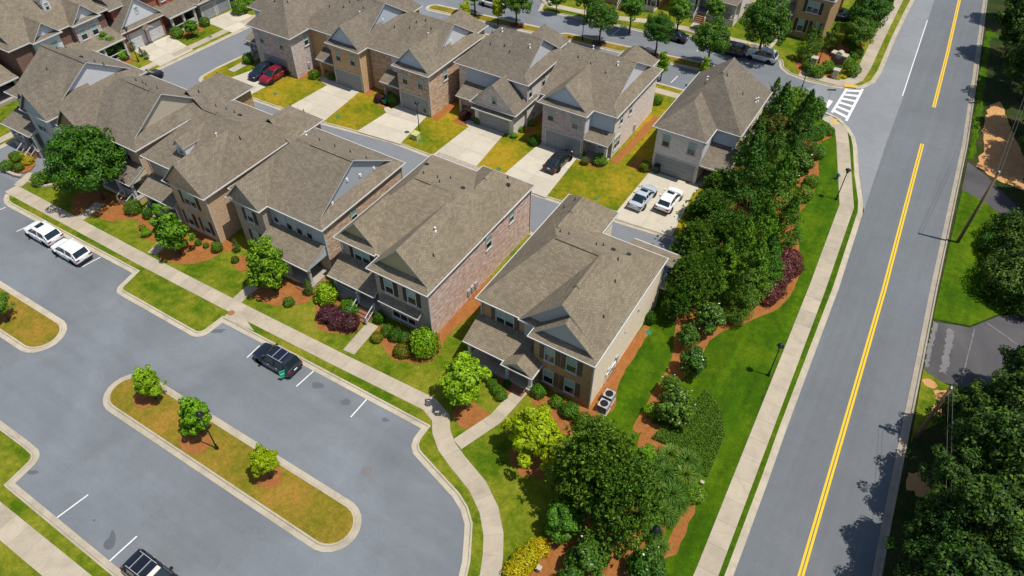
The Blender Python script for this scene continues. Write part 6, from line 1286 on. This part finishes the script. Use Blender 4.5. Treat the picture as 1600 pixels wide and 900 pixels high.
    return dict(L=L, W=Wd, body=body, glass=glass, roof=rfm, pillars=plm, prof=prof, rrow=roof, kr=(kr0, kr1))
CARS = {k: car_meshes(k) for k in ('suv', 'sedan', 'cross')}
def wheel_meshes(R=.35, w=.23):
    t = MB(); prof = [(R-.09, -w/2), (R-.02, -w/2), (R, -w/2+.04), (R, w/2-.04), (R-.02, w/2), (R-.09, w/2)]
    t.lathe((0,0,0), prof, 20); c = MB(); c.lathe((0,0,0), [(R-.09, w/2-.03), (R-.11, w/2-.02), (.07, w/2-.05), (.05, w/2)], 16)
    for k in range(5):
        a = 2*PI*k/5; c.beam((math.cos(a)*.05, math.sin(a)*.05, w/2-.015), (math.cos(a)*(R-.1), math.sin(a)*(R-.1), w/2-.015), .06, .03)
    return t.mesh('tyre', M['tyre'], (0,0,0), True), c.mesh('rim', M['rim'])
TYRE, RIM = wheel_meshes()
PCACHE = {}
def painted(me, paint):
    k = (me.name, paint)
    if k not in PCACHE:
        m2 = me.copy(); m2.materials.clear(); m2.materials.append(M[paint]); PCACHE[k] = m2
    return PCACHE[k]
def car(kind, u, v, rz, paint, label, name='parked_car', z=.0, group=None, sunroof=False, rails=False, plate=True):
    d = CARS[kind]; root = tag(empty(name, (u, v, z), rz), label, 'car', group); root.scale = (.95, .97, .97)
    L, Wd = d['L'], d['W']; obj('body', painted(d['body'], paint), root); obj('window_glass', d['glass'], root); rf = obj('roof', painted(d['roof'], paint), root); [obj('pillar', painted(q, paint), root) for q in d['pillars']]
    for x in (-L*.29, L*.30):
        for s in (-1, 1):
            wr = obj('wheel', TYRE, root, (x, s*(Wd/2-.115), .35)); wr.rotation_euler = (PI/2 if s < 0 else -PI/2, 0, 0); obj('rim', RIM, wr)
            a = MB(); a.lathe((0, 0, 0), [(.41, 0), (.41, .012)], 20); ar = obj('wheel_arch', a.mesh('wheel_arch', M['tyre']), root, (x, s*(Wd/2-.012), .36)); ar.rotation_euler = (PI/2 if s < 0 else -PI/2, 0, 0)
    xr, xf = d['prof'][0][0], d['prof'][-1][0]; zt = d['prof'][1][2]; w = Wd/2
    for s in (-1, 1):
        b = MB(); b.box(xr-.015, s*w*.92, zt-.20, xr+.28, s*w*.55, zt-.05); obj('tail_lamp', b.mesh('tail_lamp', M['lamp_red']), root)
        b = MB(); b.box(xf-.36, s*w*.45, .62, xf-.06, s*w*.70, .70); obj('headlamp', b.mesh('headlamp', M['lamp_clear']), root)
        b = MB(); b.box(.78, s*(w-.03), .98, .98, s*(w+.17), 1.12); obj('mirror', b.mesh('mirror', M[paint]), root)
        
        for x0, z0 in ((-.05, .84), (-1.05, .86)): b = MB(); b.box(x0, s*(w-.03), z0, x0+.2, s*(w+.012), z0+.04); obj('door_handle', b.mesh('door_handle', M['steel' if paint != 'p_white' else 'p_white']), root)
    b = MB(); b.box(xr-.03, -w*.86, .40, xr+.15, w*.86, .58); obj('bumper', b.mesh('bumper', M['dark_plastic' if kind != 'sedan' else paint]), root)
    b = MB(); b.box(xf-.10, -w*.5, .45, xf+.012, w*.5, .60); obj('grille', b.mesh('grille', M['dark_plastic']), root)
    if plate: b = MB(); b.box(xr-.035, -.18, .70, xr+.02, .18, .82); obj('licence_plate', b.mesh('licence_plate', M['fl_white']), root)
    k0, k1 = d['kr']; zt2 = max(r[3] for r in d['rrow'])
    if sunroof: b = MB(); b.box(-.25, -.42, zt2-.02, .22, .42, zt2+.022) if kind != 'suv' else b.box(-.45, -.42, zt2-.03, .15, .42, zt2+.022); obj('sunroof', b.mesh('sunroof', M['car_glass']), rf)
    if rails:
        for s in (-1, 1): b = MB(); b.box(-1.6, s*.62-.02, zt2+.0, .2, s*.62+.02, zt2+.06); obj('roof_rail', b.mesh('roof_rail', M['steel']), rf)
        for x in (-1.2, -.35): b = MB(); b.box(x-.025, -.62, zt2+.03, x+.025, .62, zt2+.055); obj('roof_bar', b.mesh('roof_bar', M['steel']), rf)
    return root
def mid(a, b): return ((a[0]+b[0])/2, (a[1]+b[1])/2)
W_ = PI; E_ = 0.0; N_ = PI/2
car('suv', *(-70.43, 23.07), W_, 'p_white', 'white car with dark sunroof parked at the kerb by the big tree shadow', sunroof=True)
car('suv', *(-65.61, 22.84), W_, 'p_white', 'white car with plain white roof parked behind the sunroof one')
car('suv', *(-38.09, 23.50), W_, 'p_navy', 'black car with roof bars and a green sign beside its rear corner', rails=True)
car('suv', *(-31.58, 5.04), E_, 'p_black', 'black car with silver roof bars parked by the near pavement', rails=True)
car('sedan', *(-31.45, 62.37), N_-.03, 'p_gun', 'dark gunmetal sedan on the driveway of the greyish pink house', z=ZG+.02, sunroof=True)
car('sedan', *(-20.28, 61.31), N_-.02, 'p_silver', 'silver sedan with sunroof on the pale grey house driveway', z=ZG+.02, sunroof=True)
car('cross', *(-17.62, 62.31), N_-.02, 'p_white', 'white rounded car beside the silver sedan', z=ZG+.02, sunroof=True)
car('sedan', *(-75.52, 59.26), -N_, 'p_navy', 'dark blue car on the driveway left of the red one', z=ZG+.02)
car('cross', *(-73.41, 59.17), -N_, 'p_red', 'red car on the driveway of the grey tumbled brick house', z=ZG+.02)
car('suv', *(-19.34, 99.68), W_, 'p_silver', 'silver blue car parked across the far street')
car('suv', *(-23.82, 99.08), W_, 'p_black', 'black car parked ahead of the silver blue one'); car('sedan', *(-32.40, 98.79), W_, 'p_navy', 'dark car half hidden by a median tree')
car('cross', *(-60.70, 93.98), W_, 'p_white', 'white car at the far end of the far street'); car('sedan', *(-11.88, 118.69), .3, 'p_navy', 'dark car in the yard beside the corner house', z=ZG)
car('sedan', *(-87.42, 49.79), N_, 'p_black', 'black car on the side street behind the blue-grey roof')

# ---------------------------------------------------------------- street furniture and small things
def lamp(u, v, hgt, label, group=None, name='street_lamp', z=ZG):
    root = tag(empty(name, (u, v, z)), label, 'street lamp', group)
    b = MB(); b.lathe((0,0,0), [(.15, -.05), (.15, .15), (.10, .22), (.085, .6), (.055, .68), (.045, hgt-.55)], 12); obj('post', b.mesh('post', M['black'], (0,0,0), True), root)
    b = MB(); b.lathe((0,0,hgt-.55), [(.06, 0), (.12, .06), (.20, .42)], 8); b2 = MB(); b2.lathe((0,0,hgt-.13), [(.30, 0), (.28, .06), (.12, .18), (.03, .26)], 12)
    la = obj('lantern', b.mesh('lantern', M['glass']), root); obj('lantern_cap', b2.mesh('lantern_cap', M['black'], (0,0,0), True), la)
    return root
lamp(*(-0.96, 44.81), 4.1, 'black street lamp on the lawn beside the road pavement lower stretch'); lamp(*(-2.13, 72.87), 4.1, 'black street lamp where the road pavement bends'); lamp(*(-3.26, 24.55), 4.0, 'black street lamp among the arching plants')
lamp(*(-48.70, 58.58), 4.6, 'black lamp post on the dry lawn before the brown brick driveway'); lamp(*(-35.97, 14.60), 4.8, 'tall black lamp post on the parking island'); lamp(*(-12.08, 94.56), 4.2, 'black lamp post at the entrance street behind the belt'); lamp(-43.4, 91.3, 5.2, 'black lamp post on the far street median'); lamp(*(-92.74, 52.49), 5.0, 'dark lamp post beside the white garage driveway'); lamp(*(-12.05, 102.78), 4.6, 'black lamp post among the entrance shrubs')
# power poles and wires
def pole(u, v, h_, label, arm=False):
    root = tag(empty('utility_pole', (u, v, ZG)), label, 'utility pole')
    b = MB(); b.tube([(0,0,-.1), (0,0,h_*.5), (0,0,h_)], [.17, .145, .12], 10); obj('shaft', b.mesh('shaft', M['wood_pole'], (0,0,0), True), root)
    b = MB(); b.box(-.05, -.16, h_-.06, .05, .16, h_+.02); obj('pole_cap', b.mesh('pole_cap', M['steel']), root)
    if arm: b = MB(); b.lathe((0, -.25, h_*.5), [(.2, 0), (.2, .6)], 10); obj('transformer', b.mesh('transformer', M['steel'], (0,0,0), True), root)
    return (u, v, ZG+h_)
pa = pole(*(10.42, 72.29), 9.0, 'brown wooden utility pole on the green lawn by the main road'); pb = pole(*(11.15, 44.96), 6.6, 'brown wooden utility pole at the woodland edge', False); pc = pole(13.0, 118, 9.5, 'far wooden utility pole in the trees by the main road'); pd_ = (16.5, 8, 7.0)
def wire(a, b_, dx, sag, label):
    pts = []; n = 14
    for i in range(n+1):
        t = i/n; pts.append((a[0]+(b_[0]-a[0])*t+dx, a[1]+(b_[1]-a[1])*t, a[2]-.15+(b_[2]-a[2])*t-sag*4*t*(1-t)))
    m_ = MB(); m_.tube(pts, .010, 5); tag(m_.build('overhead_wire', M['iron']), label, 'wire', 'overhead wires along the main road')
for a, b_ in ((pb, pd_), (pa, pc)):
    for dx in (-.15, .15): wire(a, b_, dx, .5, 'thin overhead wire running along the main road woodland')
pole(16.5, 8, 7.0, 'wooden utility pole beyond the woodland edge')
# air conditioners
for i, (x, y) in enumerate(((-11.63, 35.11), (-11.56, 34.00))):
    root = tag(empty('air_conditioner', (x, y, ZG)), 'grey square outdoor air conditioner beside the cream wall', 'air conditioner', 'pair of air conditioners by the cream wall')
    b = MB(); b.box(-.48, -.48, 0, .48, .48, .08); obj('pad', b.mesh('pad', M['conc']), root)
    b = MB(); b.box(-.40, -.40, .08, .40, .40, .90)
    for k in range(9): z = .16+k*.08; b.box(-.41, -.41, z, .41, .41, z+.03)
    obj('housing', b.mesh('housing', M['iron']), root); b = MB(); b.box(-.42, -.42, .90, .42, .42, .96); c = obj('top_panel', b.mesh('top_panel', M['steel']), root)
    b = MB(); b.lathe((0,0,.961), [(.34, 0), (.34, .02), (.28, .03), (.27, .005), (.1, .006), (.09, .03), (.02, .035)], 20); obj('fan_grille', b.mesh('fan_grille', M['black']), c)
# wheelie bins
def bin_(u, v, mat, label, rz=0, lid=None):
    root = tag(empty('wheelie_bin', (u, v, ZG+.02), rz), label, 'bin')
    b = MB(); lo = [(-.24,-.26,.06),(.24,-.26,.06),(.24,.26,.06),(-.24,.26,.06)]; hi = [(-.30,-.36,.95),(.30,-.36,.95),(.30,.36,.95),(-.30,.36,.95)]
    for k in range(4): b.poly([lo[k], lo[(k+1)%4], hi[(k+1)%4], hi[k]])
    b.poly(lo[::-1]); b.poly(hi); obj('tub', b.mesh('tub', M[mat]), root)
    b = MB(); b.slab([(-.33,-.40,1.0),(.33,-.40,1.0),(.33,.40,1.06),(-.33,.40,1.06)], .06); obj('lid', b.mesh('lid', M[lid or mat]), root)
    for s in (-1, 1): b = MB(); b.tube([(s*.30,.30,.12),(s*.36,.30,.12)], .12, 12); obj('wheel', b.mesh('wheel', M['tyre']), root)
bin_(*(-51.49, 63.15), 'dark_plastic', 'dark wheelie bin with blue lid by the brown brick garage', 0, 'blue_plastic'); bin_(*(-39.85, 65.11), 'dark_plastic', 'dark wheelie bin at the whitewashed garage'); bin_(*(-21.08, 66.90), 'dark_plastic', 'dark wheelie bin beside the red flowering shrub'); bin_(*(-71.83, 63.09), 'blue_plastic', 'blue bin standing at the grey tumbled brick side wall')
# green sign propped by the black car
c = (-36.30, 22.53); root = tag(empty('lawn_sign', (c[0], c[1], 0), 1.05), 'small bright green sign standing behind the black car', 'sign')
b = MB(); b.box(-.34, -.012, .35, .34, .012, 1.25); p_ = obj('panel', b.mesh('panel', M['sign_green']), root)
for z in (.62, .84, 1.06): b = MB(); b.box(-.24, -.02, z-.03, .24, .02, z+.03); obj('stripe', b.mesh('stripe', M['teal'] if z != .84 else M['fl_white']), p_)
for x in (-.3, .3): b = MB(); b.box(x-.015, -.01, 0, x+.015, .01, .35); obj('leg', b.mesh('leg', M['black']), root)
# street name sign
c = (-8.12, 91.40); root = tag(empty('street_sign', (c[0], c[1], ZG), .5), 'green street name sign on a thin post by the crosswalk', 'sign'); b = MB(); b.tube([(0,0,-.05),(0,0,2.75)], .03, 8); obj('post', b.mesh('post', M['steel']), root); b = MB(); b.box(-.55, -.012, 2.5, .55, .012, 2.72); obj('name_plate', b.mesh('name_plate', M['street_green']), root)
# entrance sign of brick
c = (-9.70, 102.97); root = tag(empty('entrance_sign', (c[0], c[1], ZG), -.15), 'brick entrance monument with curved stone cap among shrubs', 'monument')
b = MB(); b.box(-.9, -.35, -.05, .9, .35, 1.9); obj('brickwork', b.mesh('brickwork', M['brick_dark']), root); b = MB(); b.box(-1.1, -.5, 1.9, 1.1, .5, 2.05); b.tube([(0,-.4,1.9),(0,.4,1.9)], .5, 16); obj('stone_cap', b.mesh('stone_cap', M['stone']), root)
for x, y in ((-12.54, 101.61), (-9.09, 99.83)): 
    b = MB(); b.box(-.35, -.35, -.05, .35, .35, 1.15); b.box(-.45, -.45, 1.15, .45, .45, 1.3); o = tag(b.build('stone_pillar', M['stone']), 'short pale pillar flanking the entrance monument', 'pillar', 'pillars by the entrance monument'); o.location = (x, y, ZG)
# utility boxes, covers and lids
c = (-48.69, 57.78); b = MB(); b.box(-.45, -.4, 0, .45, .4, .75); b.slab([(-.48,-.43,.76),(.48,-.43,.76),(.48,.43,.86),(-.48,.43,.86)], .08); o = tag(b.build('utility_box', M['box_green']), 'yellow green utility box beside the lamp post on the dry lawn', 'utility box'); o.location = (c[0], c[1], ZG)
for i, ((x, y), l) in enumerate((((-47.98, 57.73), 'round green lid beside the yellow green utility box'), ((-59.94, 56.45), 'round green lid on the lawn before the tan brick house'), ((-70.60, 56.32), 'round green lid on the lawn right of the red car'), ((-24.79, 58.88), 'round green lid on the dry lawn before the silver sedan'), ((-11.84, 43.88), 'small green lid at the rear cream wall corner'), ((-90.04, 62.97), 'green lid on the lawn by the side street'), ((-36.83, 57.94), 'green lid on the dry lawn beside the whitewashed house driveway'))):
    b = MB(); b.lathe((0,0,0), [(.27, -.03), (.27, .035), (.22, .05), (.02, .055)], 16); o = tag(b.build('valve_lid', M['teal']), l, 'cover'); o.location = (x, y, ZG)
b = MB(); b.box(-.45, -.3, -.02, .45, .3, .06); o = tag(b.build('utility_cover', M['conc_white']), 'pale flat utility cover on the roadside lawn', 'cover'); o.location = (*(-5.99, 80.82), ZG); o.rotation_euler = (0, 0, -.3)
b = MB(); b.lathe((0,0,0), [(.16, -.02), (.14, .5), (.19, .52), (.12, .75), (.03, .82)], 10); b.box(-.26, -.06, .45, .26, .06, .58); o = tag(b.build('fire_hydrant', M['teal']), 'small green hydrant beside the bend of the road pavement', 'hydrant'); o.location = (*(-3.02, 76.73), ZG)
b = MB(); b.box(-.25, -.2, 0, .25, .2, .6); b.box(-.3, -.25, .6, .3, .25, .66); o = tag(b.build('utility_pedestal', M['stone']), 'pale stone block at the head of the gravel path', 'block'); o.location = (*(-2.09, 31.87), ZG); o.scale = (.5, .5, .45)
c = (-56.81, 62.17); root = tag(empty('garden_cart', (c[0], c[1], ZG)), 'small teal garden cart on the path beside the brown brick garage', 'cart'); b = MB(); b.box(-.3, -.4, .2, .3, .4, .6); obj('tub', b.mesh('tub', M['teal']), root)
for sx in (-1, 1):
    b = MB(); b.tube([(sx*.32,-.1,.16),(sx*.4,-.1,.16)], .16, 12); obj('wheel', b.mesh('wheel', M['tyre']), root)
b = MB(); b.beam((-.25,.4,.5), (-.25,.8,.95), .04); b.beam((.25,.4,.5), (.25,.8,.95), .04); b.beam((-.25,.8,.95), (.25,.8,.95), .04); obj('handle', b.mesh('handle', M['steel']), root)
# porch furniture seen under the front porch
for i, (u, v, l) in enumerate(((-22.6, 33.9, 'dark porch chair under the shed roof of the cream sided house'), (-21.4, 33.9, 'dark porch chair under the shed roof of the cream sided house'))):
    root = tag(empty('porch_chair', (u, v, .61)), l, 'chair', 'porch chairs'); b = MB(); b.box(-.28, -.28, .36, .28, .28, .42); obj('seat', b.mesh('seat', M['shutter']), root); b = MB(); b.box(-.28, .22, .42, .28, .28, .95); obj('backrest', b.mesh('backrest', M['shutter']), root)
    for sx in (-1, 1):
        for sy in (-1, 1): b = MB(); b.box(sx*.25-.03, sy*.25-.03, 0, sx*.25+.03, sy*.25+.03, .36); obj('leg', b.mesh('leg', M['shutter']), root)
# stone edging of the raised bed by the steps
es = smooth_path([(-85.89, 27.76), (-83.16, 27.58), (-81.91, 27.94)], False, 1); es2 = smooth_path([(-80.13, 27.79), (-78.76, 27.81), (-77.93, 28.19), (-77.38, 29.08)], False, 1)
for pth in (es, es2):
    m_ = MB(); L_, R_ = offset(pth, .15), offset(pth, -.15)
    root = struct(empty('stone_edging', (*pth[0], ZG)))
    tot = 0
    for i in range(len(pth)-1):
        a, b_ = Vector(pth[i]), Vector(pth[i+1]); n = max(1, int((b_-a).length/.4))
        for k in range(n):
            p = a.lerp(b_, (k+.5)/n); d = (b_-a)/n; ang = math.atan2(d.y, d.x); q = MB(); s_ = d.length*.47; q.box(-s_, -.14, -.03, s_, .14, .24+RT.uniform(-.03, .03)); o = obj('edging_stone', q.mesh('edging_stone', M['stone']), root, (p.x-pth[0][0], p.y-pth[0][1], 0), ang+RT.uniform(-.08, .08))
